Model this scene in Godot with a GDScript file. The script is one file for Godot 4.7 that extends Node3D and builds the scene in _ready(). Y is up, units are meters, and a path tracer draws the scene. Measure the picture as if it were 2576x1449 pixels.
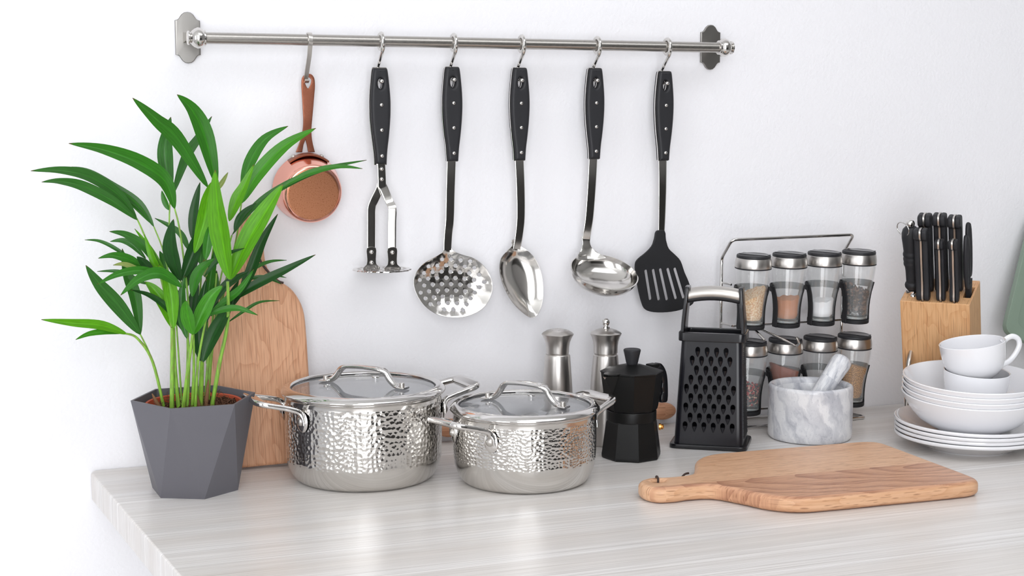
extends Node3D

# ---------------------------------------------------------------- mesh builder
class G:
	var p := PackedVector3Array()
	var u := PackedVector2Array()
	var t := PackedInt32Array()
	func v(a: Vector3, uv := Vector2.ZERO) -> int:
		p.append(a)
		u.append(uv)
		return p.size() - 1
	func q(a: int, b: int, c: int, d: int) -> void:
		t.append_array([a, b, c, a, c, d])
	func xf(m: Transform3D) -> G:
		for i in p.size():
			p[i] = m * p[i]
		return self
	func warp(fn) -> G:
		for i in p.size():
			p[i] = fn.call(p[i])
		return self
	func join(o: G) -> G:
		var n := p.size()
		p.append_array(o.p)
		u.append_array(o.u)
		for i in o.t:
			t.append(i + n)
		return self
	# welds, makes normals that break at edges sharper than crease, and returns the mesh
	func mesh(crease := 38.0) -> ArrayMesh:
		var ids := {}
		var w := PackedInt32Array()
		w.resize(p.size())
		var c := Vector3.ZERO
		for i in p.size():
			var k := Vector3i((p[i] * 25000.0).round())
			if not ids.has(k):
				ids[k] = ids.size()
			w[i] = ids[k]
			c += p[i]
		c /= maxf(1.0, p.size())
		var nw := ids.size()
		var tri := PackedInt32Array()
		var fn := PackedVector3Array()
		var vol := 0.0
		for i in range(0, t.size(), 3):
			var a := t[i]
			var b := t[i + 1]
			var d := t[i + 2]
			if w[a] == w[b] or w[b] == w[d] or w[a] == w[d]:
				continue
			var n := (p[b] - p[a]).cross(p[d] - p[a])
			if n.length_squared() < 1e-22:
				continue
			vol += n.dot(p[a] - c)
			tri.append_array([a, b, d])
			fn.append(n)
		var flip := vol < 0.0
		var count := PackedInt32Array()
		count.resize(nw + 1)
		for i in tri:
			count[w[i] + 1] += 1
		for i in nw:
			count[i + 1] += count[i]
		var fill := count.duplicate()
		var faces := PackedInt32Array()
		faces.resize(tri.size())
		for i in tri.size():
			var k2 := w[tri[i]]
			faces[fill[k2]] = i / 3
			fill[k2] += 1
		var unit := PackedVector3Array()
		unit.resize(fn.size())
		for i in fn.size():
			unit[i] = fn[i].normalized()
		var lim := cos(deg_to_rad(crease))
		var op := PackedVector3Array()
		var on := PackedVector3Array()
		var ou := PackedVector2Array()
		var oi := PackedInt32Array()
		var made := []
		made.resize(nw)
		for i in tri.size():
			var at := tri[i]
			var k3 := w[at]
			var f := i / 3
			var un := unit[f]
			var s := Vector3.ZERO
			for j in range(count[k3], count[k3 + 1]):
				if un.dot(unit[faces[j]]) >= lim:
					s += fn[faces[j]]
			s = s.normalized()
			if flip:
				s = -s
			var got := -1
			if made[k3] == null:
				made[k3] = []
			for m in made[k3]:
				if on[m].dot(s) > 0.9995 and ou[m].is_equal_approx(u[at]):
					got = m
					break
			if got < 0:
				got = op.size()
				op.append(p[at])
				on.append(s)
				ou.append(u[at])
				made[k3].append(got)
			oi.append(got)
		if not flip:
			for i in range(0, oi.size(), 3):
				var sw := oi[i + 1]
				oi[i + 1] = oi[i + 2]
				oi[i + 2] = sw
		var arr := []
		arr.resize(Mesh.ARRAY_MAX)
		arr[Mesh.ARRAY_VERTEX] = op
		arr[Mesh.ARRAY_NORMAL] = on
		arr[Mesh.ARRAY_TEX_UV] = ou
		arr[Mesh.ARRAY_INDEX] = oi
		var m2 := ArrayMesh.new()
		m2.add_surface_from_arrays(Mesh.PRIMITIVE_TRIANGLES, arr)
		return m2

func V(x: float, y: float) -> Vector2: return Vector2(x, y)
func T(at: Vector3, euler := Vector3.ZERO, s := 1.0) -> Transform3D:
	return Transform3D(Basis.from_euler(euler * PI / 180.0).scaled(Vector3.ONE * s), at)

# turned shape about y; prof: (radius, height) from one end to the other
func lathe(prof, n := 48, uvs := true) -> G:
	var g := G.new()
	var total := 0.0
	var along := [0.0]
	for i in range(1, prof.size()):
		total += (prof[i] - prof[i - 1]).length()
		along.append(total)
	for i in prof.size():
		for k in n + 1:
			var a := TAU * k / n
			g.v(Vector3(prof[i].x * cos(a), prof[i].y, -prof[i].x * sin(a)), V(float(k) / n, along[i] / total) if uvs else Vector2.ZERO)
	for i in prof.size() - 1:
		for k in n:
			var b = i * (n + 1) + k
			g.q(b, b + 1, b + n + 2, b + n + 1)
	return g

# smooth curve through points
func curve(pts, per := 6) -> Array:
	var out := []
	var n = pts.size()
	for i in n - 1:
		var a = pts[maxi(i - 1, 0)]
		var b = pts[i]
		var c = pts[i + 1]
		var d = pts[mini(i + 2, n - 1)]
		for k in per:
			var s := float(k) / per
			out.append(0.5 * (2.0 * b + (c - a) * s + (2.0 * a - 5.0 * b + 4.0 * c - d) * s * s + (3.0 * b - a - 3.0 * c + d) * s * s * s))
	out.append(pts[n - 1])
	return out
func loop2(pts, per := 6) -> PackedVector2Array:
	var out := PackedVector2Array()
	var n = pts.size()
	for i in n:
		var a = pts[(i + n - 1) % n]
		var b = pts[i]
		var c = pts[(i + 1) % n]
		var d = pts[(i + 2) % n]
		for k in per:
			var s := float(k) / per
			out.append(0.5 * (2.0 * b + (c - a) * s + (2.0 * a - 5.0 * b + 4.0 * c - d) * s * s + (3.0 * b - a - 3.0 * c + d) * s * s * s))
	return out
# polyline with rounded corners (2D or 3D)
func fillet(pts, r: float, n := 5) -> Array:
	var out := [pts[0]]
	for i in range(1, pts.size() - 1):
		var a = pts[i] + (pts[i - 1] - pts[i]).normalized() * minf(r, (pts[i - 1] - pts[i]).length() * 0.49)
		var c = pts[i] + (pts[i + 1] - pts[i]).normalized() * minf(r, (pts[i + 1] - pts[i]).length() * 0.49)
		for k in n + 1:
			var s := float(k) / n
			out.append(a.lerp(pts[i], s).lerp(pts[i].lerp(c, s), s))
	out.append(pts[pts.size() - 1])
	return out
func roundpoly(pts, r, n := 5) -> PackedVector2Array:
	var out := PackedVector2Array()
	var m = pts.size()
	for i in m:
		var rr: float = r[i] if r is Array else r
		var b: Vector2 = pts[i]
		if rr <= 0.0:
			out.append(b)
			continue
		var a: Vector2 = b + (pts[(i + m - 1) % m] - b).normalized() * rr
		var c: Vector2 = b + (pts[(i + 1) % m] - b).normalized() * rr
		for k in n + 1:
			var s := float(k) / n
			out.append(a.lerp(b, s).lerp(b.lerp(c, s), s))
	return out
func ellipse2(c: Vector2, rx: float, ry: float, n := 16, a0 := 0.0) -> PackedVector2Array:
	var out := PackedVector2Array()
	for k in n:
		out.append(c + V(rx * cos(TAU * k / n + a0), ry * sin(TAU * k / n + a0)))
	return out
func dense(poly, step: float) -> PackedVector2Array:
	var out := PackedVector2Array()
	for i in poly.size():
		var a: Vector2 = poly[i]
		var b: Vector2 = poly[(i + 1) % poly.size()]
		var m := maxi(1, int(ceil(a.distance_to(b) / step)))
		for k in m:
			out.append(a.lerp(b, float(k) / m))
	return out
func area2(poly) -> float:
	var s := 0.0
	for i in poly.size():
		s += poly[i].cross(poly[(i + 1) % poly.size()])
	return s * 0.5

# sweeps a closed section along a path; up: the section's y at the start; scale: [x, y] factors or numbers per point
func sweep(path, sec, up := Vector3.UP, scale = null, closed := false, caps := true) -> G:
	var g := G.new()
	var n = path.size()
	var m = sec.size()
	var tang := []
	for i in n:
		var a: Vector3 = path[(i - 1 + n) % n] if closed or i > 0 else path[0]
		var b: Vector3 = path[(i + 1) % n] if closed or i < n - 1 else path[n - 1]
		tang.append((b - a).normalized())
	var x := (tang[0] as Vector3).cross(up).normalized()
	for i in n:
		if i > 0:
			var ax: Vector3 = tang[i - 1].cross(tang[i])
			if ax.length() > 1e-7:
				x = x.rotated(ax.normalized(), tang[i - 1].angle_to(tang[i]))
			x = (x - tang[i] * x.dot(tang[i])).normalized()
		var y: Vector3 = x.cross(tang[i])
		var sx := 1.0
		var sy := 1.0
		if scale != null:
			if scale[i] is Vector2:
				sx = scale[i].x
				sy = scale[i].y
			else:
				sx = scale[i]
				sy = scale[i]
		for k in m:
			g.v(path[i] + x * sec[k].x * sx + y * sec[k].y * sy)
	for i in (n if closed else n - 1):
		for k in m:
			var k2 = (k + 1) % m
			var i2 = (i + 1) % n
			g.q(i * m + k, i2 * m + k, i2 * m + k2, i * m + k2)
	if caps and not closed:
		for e in [0, n - 1]:
			var c := g.v(path[e])
			for k in m:
				var k3 = (k + 1) % m
				if e == 0:
					g.t.append_array([c, e * m + k, e * m + k3])
				else:
					g.t.append_array([c, e * m + k3, e * m + k])
	return g
func ring2(r: float, n := 8) -> PackedVector2Array: return ellipse2(Vector2.ZERO, r, r, n)
func wire(path, r: float, n := 8, closed := false, scale = null, up := Vector3(0.13, 0.9, 0.31)) -> G:
	return sweep(path, ring2(r, n), up, scale, closed)
func rect2(w: float, h: float, r: float) -> PackedVector2Array:
	return roundpoly([V(-w / 2, -h / 2), V(w / 2, -h / 2), V(w / 2, h / 2), V(-w / 2, h / 2)], r, 3)

func inset(poly: PackedVector2Array, d: float) -> PackedVector2Array:
	var out := PackedVector2Array()
	var n := poly.size()
	for i in n:
		var e1 := (poly[i] - poly[(i + n - 1) % n]).normalized()
		var e2 := (poly[(i + 1) % n] - poly[i]).normalized()
		var nn := (V(-e1.y, e1.x) + V(-e2.y, e2.x))
		nn = nn.normalized() / maxf(0.5, sqrt((1.0 + e1.dot(e2)) / 2.0))
		out.append(poly[i] + nn * d)
	return out
# flat piece with thickness along z, rounded edges of radius r, holes through it; step > 0 adds inner points for bending
func slab(outline, holes, z0: float, z1: float, r := 0.0, segs := 3, step := 0.0) -> G:
	var g := G.new()
	var contours := []
	var o := PackedVector2Array(outline)
	if area2(o) < 0.0:
		o.reverse()
	contours.append(o)
	for h in holes:
		var hh := PackedVector2Array(h)
		if area2(hh) > 0.0:
			hh.reverse()
		contours.append(hh)
	var lev := []
	if r > 0.0:
		for k in segs + 1:
			var a := PI / 2 * k / segs
			lev.append(V(r * (1.0 - sin(a)), z0 + r * (1.0 - cos(a))))
		for k in segs + 1:
			var a2 := PI / 2 * k / segs
			lev.append(V(r * (1.0 - cos(a2)), z1 - r * (1.0 - sin(a2))))
	else:
		lev = [V(0, z0), V(0, z1)]
	var inner := []
	for c in contours:
		var base := g.p.size()
		var n: int = c.size()
		var last := PackedVector2Array()
		for l in lev:
			last = inset(c, l.x) if l.x > 0.0 else c
			for q2 in last:
				g.v(Vector3(q2.x, q2.y, l.y))
		for k in lev.size() - 1:
			for i in n:
				var i2 := (i + 1) % n
				g.q(base + k * n + i, base + k * n + i2, base + (k + 1) * n + i2, base + (k + 1) * n + i)
		inner.append(last)
	var tri := PackedInt32Array()
	var pts := PackedVector2Array()
	if holes.size() == 0 and step <= 0.0:
		pts = inner[0]
		tri = Geometry2D.triangulate_polygon(pts)
	else:
		for c in inner:
			pts.append_array(c)
		if step > 0.0:
			var lo: Vector2 = inner[0][0]
			var hi := lo
			for q3 in inner[0]:
				lo = lo.min(q3)
				hi = hi.max(q3)
			var row := 0
			var y := lo.y + step * 0.5
			while y < hi.y:
				var x := lo.x + step * (0.5 if row % 2 else 0.0) + step * 0.01 * sin(y * 917.0)
				while x < hi.x:
					var q4 := V(x, y)
					var ok := Geometry2D.is_point_in_polygon(q4, inner[0])
					if ok:
						for c in inner:
							for i in c.size():
								if q4.distance_squared_to(c[i]) < step * step * 0.2:
									ok = false
									break
							if not ok:
								break
					if ok:
						for j in range(1, inner.size()):
							if Geometry2D.is_point_in_polygon(q4, inner[j]):
								ok = false
								break
					if ok:
						pts.append(q4)
					x += step
				y += step * 0.866
				row += 1
		var all := Geometry2D.triangulate_delaunay(pts)
		for i in range(0, all.size(), 3):
			var a3 := pts[all[i]]
			var b3 := pts[all[i + 1]]
			var c3 := pts[all[i + 2]]
			var m := (a3 + b3 + c3) / 3.0
			if absf((b3 - a3).cross(c3 - a3)) < 1e-12 or not Geometry2D.is_point_in_polygon(m, inner[0]):
				continue
			var hit := false
			for j in range(1, inner.size()):
				if Geometry2D.is_point_in_polygon(m, inner[j]):
					hit = true
					break
			if not hit:
				tri.append_array([all[i], all[i + 1], all[i + 2]])
	var b0 := g.p.size()
	for q5 in pts:
		g.v(Vector3(q5.x, q5.y, z0))
	var b1 := g.p.size()
	for q6 in pts:
		g.v(Vector3(q6.x, q6.y, z1))
	for i in range(0, tri.size(), 3):
		var a4 := tri[i]
		var b4 := tri[i + 1]
		var c4 := tri[i + 2]
		if (pts[b4] - pts[a4]).cross(pts[c4] - pts[a4]) < 0.0:
			var sw := b4
			b4 = c4
			c4 = sw
		g.t.append_array([b1 + a4, b1 + b4, b1 + c4, b0 + a4, b0 + c4, b0 + b4])
	return g
func box(size: Vector3, r := 0.001) -> G:
	return slab(rect2(size.x, size.y, minf(r * 1.5, minf(size.x, size.y) * 0.4)), [], -size.z / 2, size.z / 2, r, 2)
# how far inside the outline, as 0 (edge) .. 1 (at least reach away from it)
func within(q: Vector2, poly, reach: float) -> float:
	var d := 1e9
	for i in poly.size():
		var c := Geometry2D.get_closest_point_to_segment(q, poly[i], poly[(i + 1) % poly.size()])
		d = minf(d, c.distance_squared_to(q))
	return clampf(sqrt(d) / reach, 0.0, 1.0)

# ---------------------------------------------------------------- objects
var taken := {}
func numbered(called: String) -> String:
	if not taken.has(called):
		taken[called] = 0
		return called
	taken[called] += 1
	return "%s_%03d" % [called, taken[called]]
func thing(called: String, label: String, category: String, at := Vector3.ZERO, turn := Vector3.ZERO, group := "") -> Node3D:
	var o := Node3D.new()
	o.name = numbered(called)
	o.position = at
	o.rotation_degrees = turn
	add_child(o)
	tag(o, label, category, group)
	return o
func tag(o: Node3D, label: String, category: String, group := "") -> void:
	o.set_meta("label", label)
	o.set_meta("category", category)
	if group:
		o.set_meta("group", group)
func part(o: Node3D, called: String, mesh: Mesh, m: Material, xf := Transform3D()) -> MeshInstance3D:
	var n := MeshInstance3D.new()
	var k := 0
	var nm := called
	while o.has_node(nm):
		k += 1
		nm = "%s_%03d" % [called, k]
	n.name = nm
	n.mesh = mesh
	n.material_override = m
	n.transform = xf
	o.add_child(n, true)
	return n
func struct(called: String, mesh: Mesh, m: Material, at := Vector3.ZERO, label := "") -> MeshInstance3D:
	var n := part(self, called, mesh, m, T(at))
	n.set_meta("kind", "structure")
	if label:
		n.set_meta("label", label)
	return n
func cube(size: Vector3) -> BoxMesh:
	var b := BoxMesh.new()
	b.size = size
	return b
func copy(o: Node3D, called: String, label: String) -> Node3D:
	var c: Node3D = o.duplicate()
	c.name = numbered(called)
	add_child(c)
	c.set_meta("label", label)
	return c

# ---------------------------------------------------------------- materials
func mat(c: Color, rough := 0.5, metal := 0.0, spec := 0.5) -> StandardMaterial3D:
	var m := StandardMaterial3D.new()
	m.albedo_color = c
	m.roughness = rough
	m.metallic = metal
	m.metallic_specular = spec
	return m
func rgb(r: float, g: float, b: float) -> Color: return Color(r / 255.0, g / 255.0, b / 255.0)
func noise(type: int, freq: float, oct := 3, sd := 1) -> FastNoiseLite:
	var f := FastNoiseLite.new()
	f.noise_type = type
	f.frequency = freq
	f.fractal_octaves = oct
	f.fractal_type = FastNoiseLite.FRACTAL_FBM if oct > 1 else FastNoiseLite.FRACTAL_NONE
	f.seed = sd
	return f
func noisetex(f: FastNoiseLite, w := 256, h := 256, ramp = null) -> NoiseTexture2D:
	var t := NoiseTexture2D.new()
	t.width = w
	t.height = h
	t.seamless = true
	t.noise = f
	if ramp:
		var g := Gradient.new()
		g.offsets = PackedFloat32Array(ramp[0])
		g.colors = PackedColorArray(ramp[1])
		t.color_ramp = g
	return t
func tri_map(m: StandardMaterial3D, scale: Vector3, sharp := 4.0) -> StandardMaterial3D:
	m.uv1_triplanar = true
	m.uv1_scale = scale
	m.uv1_triplanar_sharpness = sharp
	return m
func bump(m: StandardMaterial3D, t: Texture2D, cm: float) -> StandardMaterial3D:
	m.heightmap_enabled = true
	m.heightmap_texture = t
	m.heightmap_scale = cm
	return m
func picture(w: int, h: int, fn) -> ImageTexture:
	var im := Image.create(w, h, false, Image.FORMAT_RGB8)
	for y in h:
		for x in w:
			im.set_pixel(x, y, fn.call(x, y))
	return ImageTexture.create_from_image(im)

var M := {}
func make_materials() -> void:
	var S := FastNoiseLite.TYPE_SIMPLEX_SMOOTH
	var fine := noisetex(noise(S, 0.05, 4, 3), 512, 512)
	M.wall = bump(tri_map(mat(rgb(246, 245, 248), 0.75, 0.0, 0.3), Vector3.ONE * 5.0), fine, 0.045)
	M.plain_wall = mat(rgb(226, 226, 227), 0.9)
	M.grey_wall = mat(rgb(165, 164, 162), 0.9)
	M.pale_grey_wall = mat(rgb(186, 184, 182), 0.9)
	M.ceiling = mat(rgb(238, 238, 236), 0.9)
	M.dark_wall = mat(rgb(60, 58, 56), 0.8)
	M.floor = mat(rgb(190, 188, 186), 0.5)
	# worktop laminate: pale grey with fine streaks along x
	var n1 := noise(S, 0.02, 2, 11)
	var n2 := noise(S, 0.16, 3, 12)
	var n3 := noise(S, 0.5, 2, 13)
	var lam := picture(512, 1024, func(x, y):
		var broad := n1.get_noise_2d(x * 0.03, y * 0.35)
		var band := n2.get_noise_2d(x * 0.02, y * 0.55)
		var line := n2.get_noise_2d(x * 0.035 + 700.0, y * 1.7)
		var hair := n3.get_noise_2d(x * 0.06, y)
		var k := clampf(0.35 + broad * 1.6, 0.0, 1.0)
		var d := broad * 0.03 + band * 0.045 + line * (0.04 + 0.13 * k) + hair * 0.05
		return Color(0.885 + d, 0.867 + d * 1.04 + broad * 0.006, 0.851 + d * 1.1 + broad * 0.012))
	M.laminate = tri_map(mat(Color.WHITE, 0.3, 0.0, 0.5), Vector3(0.6, 1.9, 1.9), 8.0)
	M.laminate.albedo_texture = lam
	# metals
	var streak := noisetex(noise(S, 0.2, 3, 5), 256, 256, [[0.0, 1.0], [Color(0.75, 0.75, 0.75), Color(1, 1, 1)]])
	M.chrome = mat(Color(0.86, 0.85, 0.84), 0.06, 1.0)
	M.steel = mat(Color(0.84, 0.83, 0.815), 0.13, 1.0)
	M.satin = tri_map(mat(Color(0.80, 0.785, 0.765), 0.36, 1.0), Vector3(2, 90, 90))
	M.satin.roughness_texture = streak
	M.satin_up = tri_map(mat(Color(0.80, 0.785, 0.77), 0.36, 1.0), Vector3(90, 2, 90))
	M.satin_up.roughness_texture = streak
	var cells := noise(FastNoiseLite.TYPE_CELLULAR, 0.043, 1, 21)
	cells.cellular_distance_function = FastNoiseLite.DISTANCE_EUCLIDEAN
	cells.cellular_return_type = FastNoiseLite.RETURN_DISTANCE
	cells.cellular_jitter = 0.75
	M.hammered = bump(mat(Color(0.84, 0.83, 0.815), 0.11, 1.0), noisetex(cells, 512, 512), 0.085)
	M.hammered.uv1_scale = Vector3(5, 0.62, 1)
	# copper
	var scratch := noisetex(noise(S, 0.11, 4, 8), 512, 512, [[0.0, 0.14, 0.30, 1.0], [Color(0.60, 0.48, 0.40), Color(0.80, 0.70, 0.62), Color(0.97, 0.95, 0.93), Color(1, 1, 1)]])
	M.copper = mat(Color(0.965, 0.70, 0.63), 0.17, 1.0)
	M.copper_base = tri_map(mat(Color(0.84, 0.59, 0.45), 0.32, 1.0), Vector3.ONE * 8.0)
	M.copper_base.albedo_texture = scratch
	M.copper_dark = tri_map(mat(Color(0.62, 0.40, 0.32), 0.42, 1.0), Vector3.ONE * 14.0)
	M.copper_dark.albedo_texture = scratch
	M.nickel = tri_map(mat(Color(0.60, 0.59, 0.575), 0.42, 1.0), Vector3(90, 2, 90))
	M.nickel.roughness_texture = streak
	M.rail = tri_map(mat(Color(0.70, 0.685, 0.665), 0.33, 1.0), Vector3(90, 2, 90))
	M.rail.roughness_texture = streak
	M.brass = mat(Color(0.87, 0.62, 0.33), 0.2, 1.0)
	# plastics
	M.black_grip = mat(rgb(43, 43, 46), 0.48, 0.0, 0.4)
	M.black_nylon = bump(tri_map(mat(rgb(40, 40, 42), 0.55, 0.0, 0.35), Vector3.ONE * 40.0), fine, 0.004)
	M.black_gloss = mat(rgb(22, 22, 26), 0.22)
	M.black_enamel = bump(tri_map(mat(rgb(20, 20, 20), 0.36, 0.0, 0.35), Vector3.ONE * 30.0), fine, 0.003)
	M.black_coat = mat(rgb(21, 21, 27), 0.26, 0.0, 0.45)
	M.planter = bump(tri_map(mat(rgb(103, 102, 108), 0.48, 0.0, 0.4), Vector3.ONE * 40.0), fine, 0.003)
	M.terracotta = mat(rgb(186, 78, 44), 0.55)
	M.soil = bump(tri_map(mat(Color.WHITE, 0.95, 0.0, 0.2), Vector3.ONE * 20.0), fine, 0.4)
	M.soil.albedo_texture = noisetex(noise(S, 0.09, 4, 4), 256, 256, [[0.2, 0.5, 0.8], [rgb(38, 24, 18), rgb(84, 56, 42), rgb(140, 104, 80)]])
	M.fibre = mat(rgb(104, 70, 50), 0.9)
	M.leather = mat(rgb(58, 40, 34), 0.55)
	M.porcelain = mat(rgb(243, 243, 246), 0.09, 0.0, 0.5)
	M.porcelain.clearcoat_enabled = true
	M.porcelain.clearcoat = 0.6
	M.porcelain.clearcoat_roughness = 0.04
	M.green = mat(rgb(132, 150, 134), 0.4)
	# glass
	M.glass = mat(Color(0.95, 0.97, 0.97, 0.08), 0.03)
	M.glass.transparency = BaseMaterial3D.TRANSPARENCY_ALPHA
	M.lid_glass = mat(Color(0.80, 0.82, 0.85, 0.16), 0.03)
	M.lid_glass.transparency = BaseMaterial3D.TRANSPARENCY_ALPHA
	M.jar_base = mat(Color(0.93, 0.96, 0.95, 0.05), 0.03)
	M.jar_base.refraction_enabled = true
	M.jar_base.refraction_scale = 0.05
	# marble
	var m1 := noise(S, 0.008, 5, 31)
	var m2 := noise(S, 0.02, 4, 37)
	var marble := picture(512, 512, func(x, y):
		var w := m2.get_noise_2d(x, y * 0.5) * 40.0
		var cloud := m1.get_noise_2d(x * 1.5 + w + y * 0.45, y * 0.35)
		var vein := 1.0 - clampf(absf(m1.get_noise_2d(x * 1.3 + y * 0.5 + 300.0 + w * 0.6, y * 0.35)) * 14.0, 0.0, 1.0)
		var speck := clampf(m2.get_noise_2d(x * 5.0 + 90.0, y * 3.0) * 3.0 - 1.1, 0.0, 1.0)
		var d := clampf(cloud * 0.22, -0.06, 0.14) + vein * 0.06 * clampf(0.4 + cloud * 2.0, 0.0, 1.0) + speck * 0.10
		return Color(0.855 - d, 0.857 - d * 0.97, 0.872 - d * 0.86))
	M.marble = mat(Color.WHITE, 0.16, 0.0, 0.5)
	M.marble.uv1_scale = Vector3(2.0, 1.6, 1.0)
	M.marble.albedo_texture = marble
	# timbers: grain along u
	M.wood_tall = timber(41, rgb(216, 166, 132), rgb(188, 134, 100), 0.36, 8.0)
	M.wood_tall.uv1_offset = Vector3(0.5, 0.5, 0.5)
	M.wood_flat = stave_wood()
	M.wood_block = timber(77, rgb(226, 178, 130), rgb(208, 152, 104), 0.4, 2.6)
	M.wood_block_up = M.wood_block.duplicate()
	M.wood_block_up.uv1_scale = Vector3(5.2, 2.6, 5.2)
	M.wood_block_up.albedo_texture = turned(M.wood_block.albedo_texture)
	M.wood_peg = timber(93, rgb(206, 152, 118), rgb(176, 120, 88), 0.45, 6.0)
	M.leaf = []
	for c in [[60, 128, 26], [50, 112, 30], [50, 102, 38], [84, 148, 20], [31, 72, 28], [136, 150, 84]]:
		M.leaf.append(leaf_material(rgb(c[0], c[1], c[2])))
	M.stem = tri_map(mat(Color.WHITE, 0.4), Vector3(30, 6, 30))
	M.stem.albedo_texture = noisetex(noise(S, 0.03, 4, 14), 256, 256, [[0.15, 0.32, 0.7], [rgb(140, 140, 76), rgb(118, 164, 60), rgb(140, 190, 68)]])
	M.sheath = mat(rgb(128, 92, 62), 0.8)

func leaf_material(c: Color) -> StandardMaterial3D:
	var m := mat(Color.WHITE, 0.34, 0.0, 0.36)
	var rn := noise(FastNoiseLite.TYPE_SIMPLEX_SMOOTH, 0.08, 2, 6)
	m.albedo_texture = picture(64, 128, func(x, y):
		var u = absf(x / 63.0 - 0.5)
		var rib := 0.10 * pow(0.5 + 0.5 * cos(x / 63.0 * TAU * 7.0), 6.0)
		var mid := 0.16 if u < 0.03 else 0.0
		var d := 1.0 + rib + mid + rn.get_noise_2d(x * 3.0, y * 0.5) * 0.12
		var q := Color(c.r * d, c.g * d, c.b * d)
		return q.lerp(Color(0.45, 0.34, 0.22), clampf((y / 127.0 - 0.965 + 0.02 * sin(x * 0.7)) * 40.0, 0.0, 1.0)))
	m.backlight_enabled = true
	m.backlight = Color(0.22, 0.32, 0.10)
	return m
func timber(sd: int, light: Color, dark: Color, rough: float, rings: float) -> StandardMaterial3D:
	var a := noise(FastNoiseLite.TYPE_SIMPLEX_SMOOTH, 0.006, 3, sd)
	var b := noise(FastNoiseLite.TYPE_SIMPLEX_SMOOTH, 0.09, 3, sd + 1)
	var c := noise(FastNoiseLite.TYPE_SIMPLEX_SMOOTH, 0.35, 1, sd + 2)
	var m := tri_map(mat(Color.WHITE, rough, 0.0, 0.4), Vector3(2.6, 5.2, 5.2), 6.0)
	m.albedo_texture = picture(768, 384, func(x, y):
		var w := a.get_noise_2d(x * 0.5, y * 1.2) * 2.2
		var ring := fposmod(y / 384.0 * rings + w, 1.0)
		var k := pow(ring, 3.0) * 0.6 + b.get_noise_2d(x * 0.022, y * 1.6) * 0.7
		var pore := clampf(c.get_noise_2d(x * 0.02, y * 1.0) * 3.0 - 1.2, 0.0, 1.0)
		var q := light.lerp(dark, clampf(k, 0.0, 1.0))
		return q.lerp(Color(dark.r * 0.62, dark.g * 0.56, dark.b * 0.5), pore * 0.38))
	return m
# three glued staves: two pale straight ones and a darker one with arched rings
func stave_wood() -> StandardMaterial3D:
	var a := noise(FastNoiseLite.TYPE_SIMPLEX_SMOOTH, 0.008, 3, 51)
	var b := noise(FastNoiseLite.TYPE_SIMPLEX_SMOOTH, 0.09, 3, 52)
	var c := noise(FastNoiseLite.TYPE_SIMPLEX_SMOOTH, 0.35, 1, 53)
	var m := tri_map(mat(Color.WHITE, 0.34, 0.0, 0.4), Vector3(2.0, 3.0, 3.0), 6.0)
	m.uv1_offset = Vector3(0.5, -0.5, 0.0)
	m.albedo_texture = picture(1024, 512, func(x, y):
		var px: float = (x / 1024.0 - 0.5) / 2.0
		var py: float = (y / 512.0 - 0.5) / 3.0
		var k := b.get_noise_2d(x * 0.02, y * 1.5) * 0.5
		var light := rgb(228, 184, 148)
		var dark := rgb(200, 148, 110)
		if py > 0.018:
			light = rgb(214, 164, 130)
			dark = rgb(166, 116, 90)
			var qx := (px - 0.16) * 0.3
			var qy := (py - 0.035) * 1.0
			var rr := sqrt(qx * qx + qy * qy) * 62.0 + a.get_noise_2d(x * 0.25, y * 0.5) * 1.2
			k += pow(fposmod(rr, 1.0), 2.5) * 0.75 + 0.12
		else:
			var w2 := a.get_noise_2d(x * 0.3, y * 1.5) * 1.6
			k += pow(fposmod(py * 52.0 + w2, 1.0), 3.0) * 0.42
			if py < -0.075:
				k += 0.16
		var pore := clampf(c.get_noise_2d(x * 0.05, y * 1.0) * 3.2 - 1.7, 0.0, 1.0)
		return light.lerp(dark, clampf(k, 0.0, 1.0)).lerp(rgb(112, 70, 46), pore * 0.45))
	return m

func turned(t: ImageTexture) -> ImageTexture:
	var im: Image = t.get_image().duplicate()
	im.rotate_90(CLOCKWISE)
	return ImageTexture.create_from_image(im)

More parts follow.
